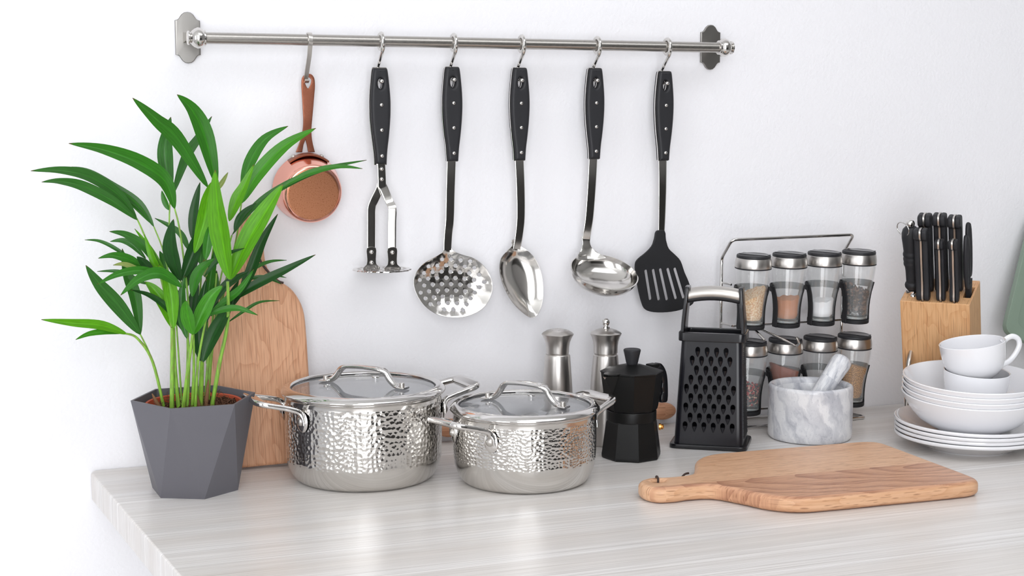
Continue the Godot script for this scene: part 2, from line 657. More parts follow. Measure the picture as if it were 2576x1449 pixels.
# ---------------------------------------------------------------- scene
func _ready() -> void:
	# camera
	var cam := Camera3D.new()
	cam.name = "camera"
	cam.position = Vector3(-0.1683, 0.5023, 2.132)
	cam.rotation_degrees = Vector3(-6.692, -20.873, 0)
	cam.fov = 22.158
	cam.near = 0.05
	cam.far = 50.0
	cam.current = true
	add_child(cam)
	# surroundings and exposure
	var we := WorldEnvironment.new()
	we.name = "surroundings"
	var e := Environment.new()
	var sky := Sky.new()
	var sm := ProceduralSkyMaterial.new()
	sm.sky_top_color = rgb(150, 180, 220)
	sm.sky_horizon_color = rgb(220, 226, 235)
	sm.ground_horizon_color = rgb(200, 200, 200)
	sm.ground_bottom_color = rgb(120, 120, 120)
	sky.sky_material = sm
	e.sky = sky
	e.background_mode = Environment.BG_SKY
	e.tonemap_mode = Environment.TONE_MAPPER_LINEAR
	e.tonemap_exposure = 0.375
	e.sdfgi_enabled = true
	e.ssao_enabled = true
	e.ssil_enabled = true
	we.environment = e
	add_child(we)
	# daylight through two frosted windows: one behind the camera, one in the side wall
	area_light("window_1_daylight", Vector3(-0.70, 0.60, 3.86), Vector3(0, 0, 0), Vector2(1.86, 2.46), 18.5, Color(0.98, 0.988, 1.0))
	area_light("window_2_daylight", Vector3(-2.56, 0.60, 2.7), Vector3(0, -90, 0), Vector2(1.76, 2.46), 2.6, Color(0.98, 0.988, 1.0))
	# added overhead fill over the worktop, standing in for light bounced off the ceiling
	area_light("added_overhead_fill", Vector3(1.0, 1.94, 1.7), Vector3(-90, 0, 0), Vector2(2.2, 1.3), 3.2, Color(0.98, 0.988, 1.0))
	make_materials()
	room()
	worktop()
	utensil_rail()
	utensils()
	saucepan()
	wall_pegs()
	standing_board()
	planter()
	plant()
	pots()
	mills()
	moka_pot()
	grater()
	spice_rack()
	mortar()
	knife_block()
	crockery()
	flat_board()
	green_tray()

func area_light(called: String, at: Vector3, turn: Vector3, size: Vector2, energy: float, c: Color) -> void:
	var l := AreaLight3D.new()
	l.name = called
	l.position = at
	l.rotation_degrees = turn
	l.area_size = size
	l.light_energy = energy
	l.light_color = c
	l.area_range = 12.0
	l.area_attenuation = 2.0
	l.shadow_enabled = true
	add_child(l)

func room() -> void:
	var s := 0.15
	struct("wall_back", cube(Vector3(6.0, 3.05, s)), M.wall, Vector3(0.35, 0.575, -s / 2), "white painted wall with a fine roller texture behind the worktop")
	struct("floor", cube(Vector3(6.0, 0.1, 4.3)), M.floor, Vector3(0.35, -0.95, 1.9))
	struct("ceiling", cube(Vector3(6.0, 0.1, 4.3)), M.ceiling, Vector3(0.35, 2.05, 1.9))
	struct("wall_east", cube(Vector3(s, 3.0, 4.0)), M.grey_wall, Vector3(3.2 + s / 2, 0.55, 2.0))
	# wall with window_2 on the west, wall with window_1 to the south, each built round its opening
	opening("wall_west", Vector3(-2.5 - s / 2, 0.55, 2.0), 90.0, 4.0, 3.0, V(0.7, 0.05), V(1.8, 2.5), M.plain_wall, s)
	opening("wall_south", Vector3(0.35, 0.55, 3.8 + s / 2), 0.0, 5.7, 3.0, V(-1.05, 0.05), V(1.9, 2.5), M.pale_grey_wall, s)
	var wd := thing("sideboard", "dark wood sideboard on the far side of the room behind the viewer", "sideboard", Vector3(1.75, -0.9, 3.5))
	part(wd, "body", box(Vector3(2.3, 1.42, 0.55), 0.004).mesh(), M.dark_wall, T(Vector3(0, 0.715, 0)))
	var fill_panel := thing("added_fill_panel", "large flat white glowing panel added above the worktop as overhead fill", "added fill panel", Vector3(1.0, 2.0, 1.7))  # added out of view to lift worktop and lower wall, not a known lamp
	var gm := mat(rgb(250, 250, 252), 0.4)
	gm.emission_enabled = true
	gm.emission = Color(0.98, 0.99, 1.0)
	gm.emission_energy_multiplier = 1.5
	part(fill_panel, "diffuser", cube(Vector3(2.2, 0.01, 1.3)), gm, T(Vector3(0, -0.045, 0)))
	part(fill_panel, "frame", slab(rect2(2.26, 1.36, 0.02), [rect2(2.2, 1.3, 0.01)], 0.0, 0.055).xf(T(Vector3(0, -0.055, 0), Vector3(-90, 0, 0))).mesh(), M.plain_wall)
	for w in [[1, Vector3(-0.70, 0.60, 3.9), 0.0, 1.9], [2, Vector3(-2.6, 0.60, 2.7), 90.0, 1.8]]:
		var g := mat(rgb(250, 250, 252), 0.4)
		g.emission_enabled = true
		g.emission = Color(0.98, 0.99, 1.0)
		g.emission_energy_multiplier = 1.5
		var win := struct("window_%d" % w[0], box(Vector3(w[3], 2.5, 0.012), 0.0).mesh(), g, w[1], "frosted window pane bright with daylight")
		win.rotation_degrees.y = w[2]
		var fr := slab([V(-w[3] / 2, -1.25), V(w[3] / 2, -1.25), V(w[3] / 2, 1.25), V(-w[3] / 2, 1.25)], [[V(-w[3] / 2 + 0.04, -1.21), V(w[3] / 2 - 0.04, -1.21), V(w[3] / 2 - 0.04, 1.21), V(-w[3] / 2 + 0.04, 1.21)]], -0.03, 0.03)
		part(win, "window_frame", fr.mesh(), M.plain_wall, T(Vector3(0, 0, 0)))

# a wall of four blocks round a window: hole centre c and size h in the wall's own plane
func opening(called: String, at: Vector3, turn: float, w: float, h: float, c: Vector2, hole: Vector2, m: Material, s: float) -> void:
	if turn == 90.0:
		c.x = -c.x
	var g := slab([V(-w / 2, -h / 2), V(w / 2, -h / 2), V(w / 2, h / 2), V(-w / 2, h / 2)], [[V(c.x - hole.x / 2, c.y - hole.y / 2), V(c.x + hole.x / 2, c.y - hole.y / 2), V(c.x + hole.x / 2, c.y + hole.y / 2), V(c.x - hole.x / 2, c.y + hole.y / 2)]], -s / 2, s / 2)
	var o := struct(called, g.mesh(), m, at)
	o.rotation_degrees.y = turn

func worktop() -> void:
	var o := thing("worktop", "pale grey wood-grain laminate worktop with a softly rounded end", "worktop", Vector3(0, 0, 0))
	var out := roundpoly([V(-0.001, -0.001), V(2.6, -0.001), V(2.6, -0.96), V(0.088, -0.96)], [0.02, 0.0, 0.004, 0.012], 6)
	var g := slab(out, [], -0.0395, 0.0, 0.0025, 3)
	part(o, "slab", g.mesh(30), M.laminate, T(Vector3.ZERO, Vector3(-90, 0, 0)))
	var c := thing("base_cabinet", "plain white base cabinet carrying the worktop", "cabinet", Vector3(1.6, -0.9, 0.5))
	part(c, "body", cube(Vector3(1.8, 0.76, 0.8)), M.plain_wall, T(Vector3(0, 0.4805, 0)))
	part(c, "plinth", cube(Vector3(1.76, 0.1, 0.74)), M.dark_wall, T(Vector3(0, 0.05, 0)))

# ---------------------------------------------------------------- the wall rail and what hangs from it
const RAIL_Y := 0.6088
const RAIL_Z := 0.05
func utensil_rail() -> void:
	var o := thing("utensil_rail", "long brushed steel kitchen rail on two shaped wall brackets", "rail", Vector3(0.571, RAIL_Y, 0))
	part(o, "rod", lathe([V(0, -0.416), V(0.008, -0.416), V(0.008, 0.416), V(0, 0.416)], 40).mesh(), M.rail, T(Vector3(0, 0, RAIL_Z), Vector3(0, 0, 90)))
	var half := [V(0, 0.0358), V(0.0045, 0.0350), V(0.0082, 0.0322), V(0.0105, 0.0288), V(0.0122, 0.0262), V(0.0145, 0.0246), V(0.0175, 0.0240)]
	var out := []
	for i in half.size():
		out.append(half[i])
	for i in range(half.size() - 1, -1, -1):
		out.append(V(half[i].x, -half[i].y))
	for i in range(1, half.size()):
		out.append(V(-half[i].x, -half[i].y))
	for i in range(half.size() - 1, 0, -1):
		out.append(V(-half[i].x, half[i].y))
	for s in [-1, 1]:
		var br := part(o, "bracket", slab(out, [], 0.0002, 0.0052, 0.0012, 2).mesh(50), M.nickel, T(Vector3(-0.4175 if s < 0 else 0.4145, 0.0025, 0)))
		part(br, "arm", lathe([V(0, 0), V(0.0105, 0), V(0.0098, 0.004), V(0.0052, 0.012), V(0.0046, 0.02), V(0.0046, 0.043), V(0, 0.043)], 4).xf(T(Vector3.ZERO, Vector3(0, 45, 0))).mesh(30), M.steel, T(Vector3(0, 0, 0.005), Vector3(90, 0, 0)))
		var knob := [V(0, -0.0135), V(0.0085, -0.0135), V(0.0100, -0.0125), V(0.0100, -0.0110), V(0.0082, -0.0098), V(0.0082, -0.0085), V(0.0102, -0.0070), V(0.0128, -0.0040), V(0.0146, 0.0005), V(0.0140, 0.0050), V(0.0120, 0.0080), V(0.0112, 0.0090), V(0.0112, 0.0112), V(0.0096, 0.0122), V(0.0, 0.0122)]
		part(br, "finial", lathe(knob, 36).mesh(35), M.steel, T(Vector3(0.0055 if s < 0 else 0.0005, -0.0025, RAIL_Z), Vector3(0, 0, -90 if s < 0 else 90)))

const HANG_Z := 0.041
func hook(x: float, hole_y: float, label: String) -> void:
	var o := thing("rail_hook", label, "hook", Vector3(x, RAIL_Y, RAIL_Z), Vector3.ZERO, "utensil hooks on the rail")
	var dy := hole_y - RAIL_Y
	var dz := HANG_Z - RAIL_Z
	var pts := []
	for k in 25:
		var a := deg_to_rad(-100.0 + 360.0 * k / 24.0)
		pts.append(Vector3(0, sin(a) * 0.0112, cos(a) * 0.0112))
	part(o, "ring", wire(pts, 0.0031, 10).mesh(60), M.steel)
	var tail := fillet([Vector3(0, -0.0020, 0.0108), Vector3(0, -0.0130, 0.0085), Vector3(0, -0.0385, dz - 0.0120), Vector3(0, dy - 0.0005, dz - 0.0125), Vector3(0, dy + 0.0008, dz + 0.0085)], 0.006, 6)
	var sc := []
	for k in tail.size():
		sc.append(V(clampf(1.55 - 0.06 * k, 0.9, 1.5), 1.0))
	part(o, "shank", sweep(tail, ring2(0.0024, 10), Vector3(0, 0.3, 1), sc).mesh(60), M.steel)
	part(o, "ball_tip", ball(0.0034), M.chrome, T(Vector3(0, dy + 0.0008, dz + 0.0105)))
func ball(r: float) -> SphereMesh:
	var s := SphereMesh.new()
	s.radius = r
	s.height = r * 2
	s.radial_segments = 24
	s.rings = 12
	return s
func rivet(r: float) -> ArrayMesh:
	return lathe([V(r * 0.97, -0.0004), V(r, 0.0), V(r * 0.92, r * 0.32), V(r * 0.66, r * 0.58), V(r * 0.34, r * 0.7), V(0, r * 0.73)], 20).mesh(60)

# black riveted handle hanging from its hole; origin at the middle of its upper end
func handle(o: Node3D, lip := 0.0009) -> void:
	var hw := [[0.0, 0.0088], [0.004, 0.0104], [0.022, 0.0124], [0.042, 0.0139], [0.060, 0.0141], [0.080, 0.0131], [0.100, 0.0112], [0.120, 0.0088], [0.1385, 0.0076]]
	var right := []
	for q in hw:
		right.append(V(q[1] * 1.05, -q[0]))
	right = curve(right, 4)
	var out := []
	for q in right:
		out.append(q)
	for i in range(right.size() - 1, -1, -1):
		out.append(V(-right[i].x, right[i].y))
	out.reverse()
	var hole := [ellipse2(V(-0.0002, -0.0222), 0.0039, 0.0078, 20)]
	var poly := PackedVector2Array(out)
	part(o, "tang", slab(inset(poly, -lip), hole, -0.0016, 0.0016, 0.0004, 1).mesh(), M.chrome)
	part(o, "grip", slab(poly, hole, 0.0016, 0.0086, 0.0042, 4, 0.004).mesh(50), M.black_grip)
	part(o, "grip", slab(poly, hole, -0.0086, -0.0016, 0.0042, 4, 0.004).mesh(50), M.black_grip)
	for y in [-0.0528, -0.0893, -0.1268]:
		part(o, "rivet", rivet(0.0031), M.chrome, T(Vector3(0.0005, y, 0.0083), Vector3(90, 0, 0)))
func flat_bar(o: Node3D, pts, w0: float, w1: float, m: Material, called := "shaft", thick := 0.0021) -> void:
	var path := curve(pts, 5)
	var sc := []
	for k in path.size():
		sc.append(V(lerpf(w0, w1, float(k) / (path.size() - 1)), thick))
	part(o, called, sweep(path, rect2(1, 1, 0.18), Vector3(0, 0, 1), sc).mesh(50), m)

func utensils() -> void:
	var xs := [0.4222, 0.5331, 0.6405, 0.7645, 0.8838]
	var tops := [0.5703, 0.5733, 0.5733, 0.5742, 0.5707]
	var kinds := ["steel potato masher", "steel skimmer", "steel serving spoon", "steel ladle", "black slotted turner"]
	for i in 5:
		hook(xs[i] + 0.0005, tops[i] - 0.0195, "steel ring hook on the wall rail holding the %s" % kinds[i])
	var g := "black-handled utensils hanging from the rail"
	# masher
	var o := thing("potato_masher", "steel potato masher with black riveted handle hanging next to the copper pan", "masher", Vector3(xs[0], tops[0], HANG_Z), Vector3.ZERO, g)
	handle(o, 0.0016)
	flat_bar(o, [Vector3(0, -0.134, 0.0035), Vector3(0.0008, -0.15, 0.0035), Vector3(0.0012, -0.171, 0.0035)], 0.0118, 0.0122, M.steel, "neck")
	for y in [-0.146, -0.161]:
		part(o, "rivet", rivet(0.0029), M.chrome, T(Vector3(0.0008, y, 0.0046), Vector3(90, 0, 0)))
	for s in [-1, 1]:
		var z0 = 0.0005 + 0.002 * s
		var zb = 0.006 + 0.008 * s
		flat_bar(o, [Vector3(0.001, -0.168, z0), Vector3(0.002 + 0.003 * s, -0.176, z0), Vector3(0.0005 + 0.0105 * s, -0.193, zb * 0.5), Vector3(0.0 + 0.0137 * s, -0.204, zb), Vector3(-0.0006 + 0.0137 * s, -0.225, zb), Vector3(-0.0012 + 0.0137 * s, -0.262, zb)], 0.0122, 0.0118, M.steel, "strap", 0.0018)
		var cx = -0.0012 + 0.0137 * s
		part(o, "foot_tab", slab(loop2([V(-0.0066, 0.0), V(-0.0066, -0.016), V(-0.0075, -0.024), V(-0.0125, -0.0305), V(0.0125, -0.0305), V(0.0075, -0.024), V(0.0066, -0.016), V(0.0066, 0.0)], 3), [], -0.0007, 0.0007, 0.0003, 1).mesh(), M.steel, T(Vector3(cx, -0.262, zb + 0.0018)))
		for y in [-0.268, -0.2835]:
			part(o, "rivet", rivet(0.0031), M.chrome, T(Vector3(cx, y, zb + 0.0026), Vector3(90, 0, 0)))
	var edge := PackedVector2Array()
	for k in 90:
		var a := TAU * k / 90.0
		var rr := 0.0425 + 0.0010 * sin(a * 15.0)
		edge.append(V(rr * cos(a), rr * sin(a)))
	var holes := []
	for ring in [[0.012, 6], [0.023, 11], [0.034, 16]]:
		for k in ring[1]:
			holes.append(ellipse2(V(ring[0] * cos(TAU * k / ring[1]), ring[0] * sin(TAU * k / ring[1])), 0.0033, 0.0033, 10))
	part(o, "mashing_plate", slab(edge, holes, -0.001, 0.001, 0.0004, 1).mesh(), M.chrome, T(Vector3(-0.001, -0.2935, 0.0065), Vector3(-90, 0, 0)))
	# skimmer
	o = thing("skimmer", "round perforated steel skimmer with black handle hanging beside the potato masher", "skimmer", Vector3(xs[1], tops[1], HANG_Z), Vector3.ZERO, g)
	handle(o)
	flat_bar(o, [Vector3(-0.0010, -0.134, 0.0), Vector3(-0.0032, -0.18, 0.0012), Vector3(-0.0048, -0.225, 0.0018), Vector3(-0.0068, -0.25, 0.0), Vector3(-0.0078, -0.272, -0.001)], 0.0138, 0.0122, M.steel)
	var el := PackedVector2Array()
	for q in [V(-0.0125, 0.052), V(-0.012, 0.0655), V(-0.0015, 0.0655), V(0.0005, 0.0525), V(0.012, 0.0455), V(0.036, 0.0370), V(0.054, 0.0205), V(0.0622, -0.001), V(0.058, -0.0215), V(0.044, -0.0385), V(0.021, -0.0480), V(-0.004, -0.0495), V(-0.029, -0.0430), V(-0.050, -0.0265), V(-0.0615, -0.0035), V(-0.0600, 0.016), V(-0.046, 0.0325), V(-0.0235, 0.0438)]:
		el.append(q)
	var ol := loop2(el, 5)
	holes = []
	for j in 9:
		var yy := 0.0330 - j * 0.0094
		for k in range(-4, 5):
			var xx := (k + (0.5 if j % 2 else 0.0)) * 0.0146
			var y2 := yy + 0.0040 * (1.0 - pow(xx / 0.05, 2.0)) - xx * 0.07
			if pow(xx / 0.0555, 2.0) + pow(y2 / 0.0435, 2.0) < 0.95:
				holes.append(ellipse2(V(xx, y2), 0.0032, 0.0029, 12))
	var bowl := slab(ol, holes, -0.0008, 0.0008, 0.0005, 1, 0.0052)
	bowl.warp(func(q): return Vector3(q.x, q.y, q.z - 0.013 * (1.0 - pow(1.0 - within(V(q.x, minf(q.y, 0.047)), ol, 0.040), 2.0)) - minf(q.y, 0.046) * 0.13))
	part(o, "perforated_bowl", bowl.mesh(60), M.steel, T(Vector3(-0.0005, -0.3235, 0.006)))
	# spoon
	o = thing("serving_spoon", "solid oval steel serving spoon with black handle hanging between skimmer and ladle", "spoon", Vector3(xs[2], tops[2], HANG_Z), Vector3.ZERO, g)
	handle(o)
	flat_bar(o, [Vector3(0.0, -0.134, 0.0), Vector3(0.0016, -0.18, 0.0015), Vector3(0.0018, -0.225, 0.0022), Vector3(-0.0008, -0.255, 0.001), Vector3(-0.0035, -0.274, -0.001)], 0.0138, 0.0118, M.steel)
	ol = loop2([V(-0.0120, 0.056), V(-0.0122, 0.0645), V(0.0002, 0.0645), V(0.0018, 0.056), V(0.0125, 0.0480), V(0.0240, 0.0350), V(0.0325, 0.0140), V(0.0345, -0.0120), V(0.0310, -0.0340), V(0.0225, -0.0500), V(0.0120, -0.0540), V(-0.0020, -0.0455), V(-0.0180, -0.0285), V(-0.0300, -0.0060), V(-0.0355, 0.0170), V(-0.0325, 0.0365), V(-0.0215, 0.0485)], 5)
	var sp := slab(ol, [], -0.0009, 0.0009, 0.0005, 1, 0.0045)
	sp.warp(func(q): return Vector3(q.x, q.y, q.z - 0.0125 * (1.0 - pow(1.0 - within(V(q.x, minf(q.y, 0.047)), ol, 0.029), 2.0)) - minf(q.y, 0.045) * 0.16))
	part(o, "spoon_bowl", sp.mesh(60), M.steel, T(Vector3(0.0025, -0.325, 0.006)))
	# ladle
	o = thing("ladle", "deep round steel ladle with black handle hanging beside the black turner", "ladle", Vector3(xs[3], tops[3], HANG_Z), Vector3.ZERO, g)
	handle(o)
	flat_bar(o, [Vector3(-0.0010, -0.134, 0.0), Vector3(-0.0040, -0.18, 0.0018), Vector3(-0.0075, -0.225, 0.0022), Vector3(-0.0100, -0.25, 0.0002), Vector3(-0.0112, -0.263, -0.002)], 0.0138, 0.0125, M.steel)
	var nk := slab(loop2([V(-0.0064, 0.0), V(-0.0062, -0.010), V(-0.0085, -0.018), V(-0.0160, -0.0265), V(-0.0240, -0.0335), V(0.0, -0.0370), V(0.0250, -0.0335), V(0.0165, -0.0255), V(0.0090, -0.018), V(0.0064, -0.010), V(0.0062, 0.0)], 4), [], -0.0010, 0.0010, 0.0005, 1, 0.005)
	nk.warp(func(q): return Vector3(q.x, q.y, q.z + 6.0 * q.y * q.y + 18.0 * q.x * q.x * smoothstep(-0.016, -0.032, q.y)))
	part(o, "neck", nk.mesh(60), M.steel, T(Vector3(-0.0112, -0.2585, -0.0022)))
	var pr := []
	for k in 11:
		var a2 := PI / 2 * k / 10.0
		pr.append(V(0.0490 * pow(sin(a2), 0.86), -0.029 * pow(cos(a2), 0.9) if k < 10 else 0.0))
	pr.append(V(0.0502, 0.0006))
	pr.append(V(0.0484, 0.0010))
	for k in range(9, -1, -1):
		var a3 := PI / 2 * k / 10.0
		pr.append(V(0.0474 * pow(sin(a3), 0.86), -0.0275 * pow(cos(a3), 0.9)))
	part(o, "ladle_bowl", lathe(pr, 56).xf(Transform3D(Basis.from_scale(Vector3(1.1, 1, 0.96)), Vector3.ZERO)).mesh(60), M.steel, T(Vector3(0.0005, -0.3110, 0.0420), Vector3(30, 0, -4)))
	# turner
	o = thing("slotted_turner", "black nylon turner with five long slots hanging at the far end of the rail", "turner", Vector3(xs[4], tops[4], HANG_Z), Vector3.ZERO, g)
	handle(o)
	flat_bar(o, [Vector3(-0.0008, -0.134, 0.0), Vector3(-0.001, -0.18, 0.0018), Vector3(-0.0016, -0.225, 0.0022), Vector3(-0.0022, -0.252, 0.002)], 0.0140, 0.0105, M.steel)
	var c := func(q): return V((q[0] - 1673) * 0.00069, -(q[1] - 178) * 0.000622)
	var hd := []
	for q in [[1657, 580], [1677, 580], [1681, 604], [1689, 626], [1705, 642], [1720, 659], [1731, 688], [1743, 714], [1755, 749], [1759, 764], [1752, 776], [1724, 787], [1690, 791], [1655, 789], [1634, 781], [1624, 764], [1614, 728], [1606, 690], [1604, 664], [1610, 650], [1630, 634], [1645, 618], [1652, 600]]:
		hd.append(c.call(q))
	holes = []
	for q in [[1631, 678, 1646, 757], [1650, 677, 1668, 759], [1668, 676, 1689, 760], [1687, 676, 1712, 758], [1705, 676, 1732, 757]]:
		var a4: Vector2 = c.call([q[0], q[1]])
		var b4: Vector2 = c.call([q[2], q[3]])
		var d4 := (b4 - a4).normalized()
		var nn := V(-d4.y, d4.x) * 0.0026
		holes.append(dense(roundpoly([a4 - nn, b4 - nn, b4 + nn, a4 + nn], 0.0022, 2), 0.006))
	var sl := slab(loop2(hd, 3), holes, -0.0022, 0.0022, 0.0012, 2, 0.008)
	sl.warp(func(q): return Vector3(q.x, q.y, q.z * (1.35 if q.y > -0.270 else 1.0) + 0.002 - 0.05 * maxf(0.0, -q.y - 0.29)))
	part(o, "slotted_head", sl.mesh(45), M.black_nylon)

func saucepan() -> void:
	var hk := thing("flat_hook", "grey flat steel hook on the wall rail holding the copper saucepan", "hook", Vector3(0.3171, RAIL_Y, RAIL_Z))
	var pts := []
	for k in 13:
		var a := deg_to_rad(-60.0 + 240.0 * (12 - k) / 12.0)
		pts.append(Vector3(0, sin(a) * 0.0096, cos(a) * 0.0096))
	pts.append_array(fillet([Vector3(0, -0.022, -0.0010), Vector3(0.0, -0.0560, -0.0270), Vector3(0, -0.0580, -0.0300), Vector3(0, -0.0600, -0.0230), Vector3(0, -0.0560, -0.0165)], 0.004, 4))
	part(hk, "strip", sweep(pts, rect2(0.0064, 0.0022, 0.0004), Vector3(0, 0, 1)).mesh(50), M.satin)
	var o := thing("copper_saucepan", "small copper saucepan hanging bottom outward from the rail", "saucepan", Vector3(0.3205, 0.560, 0.0))
	# handle, hanging hole at the top, forked foot
	var right := curve([V(0.0000, 0.0022), V(0.0050, 0.0010), V(0.0088, -0.0045), V(0.0097, -0.0150), V(0.0085, -0.0280), V(0.0066, -0.0470), V(0.0046, -0.0660), V(0.0042, -0.0790), V(0.0058, -0.0930), V(0.0105, -0.1110)], 3)
	var left := curve([V(-0.0180, -0.1110), V(-0.0125, -0.0970), V(-0.0092, -0.0830), V(-0.0082, -0.0680), V(-0.0088, -0.0480), V(-0.0096, -0.0280), V(-0.0102, -0.0140), V(-0.0092, -0.0045), V(-0.0050, 0.0012)], 3)
	var out := []
	out.append_array(right)
	out.append_array([V(0.0005, -0.1110), V(-0.0016, -0.1000), V(-0.0040, -0.0925), V(-0.0066, -0.1000), V(-0.0085, -0.1110)])
	out.append_array(left)
	var hole := loop2([V(-0.0004, -0.0030), V(0.0042, -0.0060), V(0.0036, -0.0120), V(-0.0006, -0.0190), V(-0.0048, -0.0120), V(-0.0052, -0.0060)], 4)
	var hg := slab(dense(out, 0.004), [hole], -0.0018, 0.0018, 0.0009, 2, 0.007)
	hg.warp(func(q): return Vector3(q.x, q.y, q.z + 0.0245 - 0.00012 * q.y * 1000.0 * 0.0 - 0.010 * smoothstep(-0.06, -0.111, q.y)))
	part(o, "handle", hg.mesh(45), M.copper_dark)
	# pan: its axis points out of the wall, a little downward
	var xf := T(Vector3(-0.0025, -0.1625, 0.0125), Vector3(100.0, 0, 0), 1.1)
	var prof := [V(0, 0.0395), V(0.0330, 0.0395), V(0.0362, 0.0388), V(0.0385, 0.0368), V(0.0398, 0.0335), V(0.0425, 0.0180), V(0.0446, 0.0030), V(0.0455, 0.0), V(0.0440, -0.0006), V(0.0430, 0.002), V(0.0380, 0.0350), V(0.0, 0.0375)]
	part(o, "body", lathe(prof, 72).mesh(40), M.copper, xf)
	part(o, "base_disc", lathe([V(0, 0.0402), V(0.0325, 0.0402), V(0.0342, 0.0397), V(0.0346, 0.0390)], 72).mesh(40), M.copper_base, xf)
	var bar := []
	for k in 15:
		var a2 := deg_to_rad(-35.0 + 70.0 * k / 14.0)
		bar.append(Vector3(0.0506 * sin(a2), 0.0506 * cos(a2) + 0.0008 * cos(a2 * 5.0), 0))
	part(o, "bracket", sweep(bar, rect2(0.0030, 0.0120, 0.0007), Vector3(0, 0, 1)).mesh(50), M.copper_dark, T(Vector3(-0.0025, -0.1640, 0.0210), Vector3(10, 0, 0)))
	for s in [-1, 1]:
		part(o, "rivet", rivet(0.0036), M.satin, T(Vector3(-0.0025 + 0.0212 * s, -0.1168, 0.0225), Vector3(24, 0, -24 * s)))

func wall_pegs() -> void:
	for q in [[0.5357, "oval wooden wall knob low down in the gap between the two pots"], [0.9020, "oval wooden wall knob low down in the gap between moka pot and grater"]]:
		var o := thing("wall_knob", q[1], "wall knob", Vector3(q[0], 0.0232, 0), Vector3.ZERO, "wooden knobs low on the wall")
		part(o, "body", lathe([V(0, 0.0002), V(0.75, 0.0002), V(0.9, 0.005), V(0.985, 0.010), V(1.0, 0.014), V(0.96, 0.0185), V(0.82, 0.0225), V(0.5, 0.025), V(0, 0.0258)], 48).xf(Transform3D(Basis.from_scale(Vector3(0.0235, 1, 0.0140)), Vector3.ZERO)).mesh(60), M.wood_peg, T(Vector3.ZERO, Vector3(90, 0, 0)))

# paddle board outline, handle towards -x, length l, half width h, neck half width k
func paddle(l: float, h: float, hl: float, k: float, r: float) -> PackedVector2Array:
	var up := []
	var x0 := -l / 2
	up.append_array([V(x0 - hl, 0), V(x0 - hl + k * 0.12, k * 0.55), V(x0 - hl + k * 0.5, k * 0.92), V(x0 - hl + k * 1.2, k * 1.02), V(x0 - hl * 0.45, k * 0.93), V(x0 - hl * 0.16, k * 1.12), V(x0 + r * 0.10, k * 1.12 + (h - k) * 0.34), V(x0 + r * 0.42, k + (h - k) * 0.72), V(x0 + r * 0.95, h * 0.965), V(x0 + r * 1.7, h), V(0, h), V(l / 2 - r * 0.8, h), V(l / 2 - r * 0.25, h - r * 0.08), V(l / 2 - r * 0.04, h - r * 0.3), V(l / 2, h - r * 0.8)])
	var out := []
	out.append_array(up)
	out.append(V(l / 2, 0))
	for i in range(up.size() - 1, 0, -1):
		out.append(V(up[i].x, -up[i].y))
	return loop2(out, 4)

func standing_board() -> void:
	var o := thing("chopping_board", "tall wooden paddle board leaning on the wall behind the palm", "chopping board", Vector3(0.2335, 0.0, 0.0625))
	var g := slab(paddle(0.268, 0.0715, 0.094, 0.0188, 0.05), [ellipse2(V(-0.196, 0.0), 0.0055, 0.0055, 16)], -0.009, 0.009, 0.0055, 4)
	# local x runs down the board; lean back about 7 degrees
	var b := Basis(Vector3(1, 0, 0), deg_to_rad(-7.6)) * Basis(Vector3(0, 0, 1), deg_to_rad(-90.0 + 1.0))
	var body := part(o, "body", g.mesh(40), M.wood_tall, Transform3D(b, Vector3(0.0015, 0.1355, -0.0095)))
	var loop := curve([Vector3(-0.196, 0.0, 0.0105), Vector3(-0.186, -0.010, 0.0115), Vector3(-0.166, -0.0245, 0.0125), Vector3(-0.146, -0.0300, 0.0130), Vector3(-0.138, -0.0330, 0.0128)], 6)
	part(o, "leather_cord", wire(loop, 0.0017, 8).mesh(60), M.leather, body.transform)
	var loop2b := curve([Vector3(-0.196, 0.0, 0.0105), Vector3(-0.180, 0.004, 0.0125), Vector3(-0.155, 0.012, 0.0125), Vector3(-0.132, 0.030, 0.0128), Vector3(-0.126, 0.041, 0.0125)], 6)
	part(o, "leather_cord", wire(loop2b, 0.0017, 8).mesh(60), M.leather, body.transform)

func flat_board() -> void:
	var o := thing("chopping_board", "thick wooden paddle board lying flat on the worktop in front of the mortar", "chopping board", Vector3(0.935, 0.0, 0.4385), Vector3(0, -2.0, 0))
	var g := slab(paddle(0.336, 0.1325, 0.105, 0.030, 0.060), [ellipse2(V(-0.243, 0.012), 0.010, 0.0065, 20)], 0.0003, 0.0215, 0.0075, 5)
	part(o, "body", g.mesh(40), M.wood_flat, T(Vector3.ZERO, Vector3(-90, 0, 0)))
	var c := curve([Vector3(-0.243, 0.012, -0.013), Vector3(-0.2425, 0.0225, -0.0125), Vector3(-0.2405, 0.0245, -0.021), Vector3(-0.2365, 0.0190, -0.0320), Vector3(-0.230, 0.0050, -0.0370), Vector3(-0.212, 0.0022, -0.0400), Vector3(-0.199, 0.0120, -0.0390), Vector3(-0.192, 0.0195, -0.0375), Vector3(-0.1855, 0.0205, -0.0385)], 6)
	part(o, "leather_cord", wire(c, 0.0015, 8).mesh(60), M.leather)

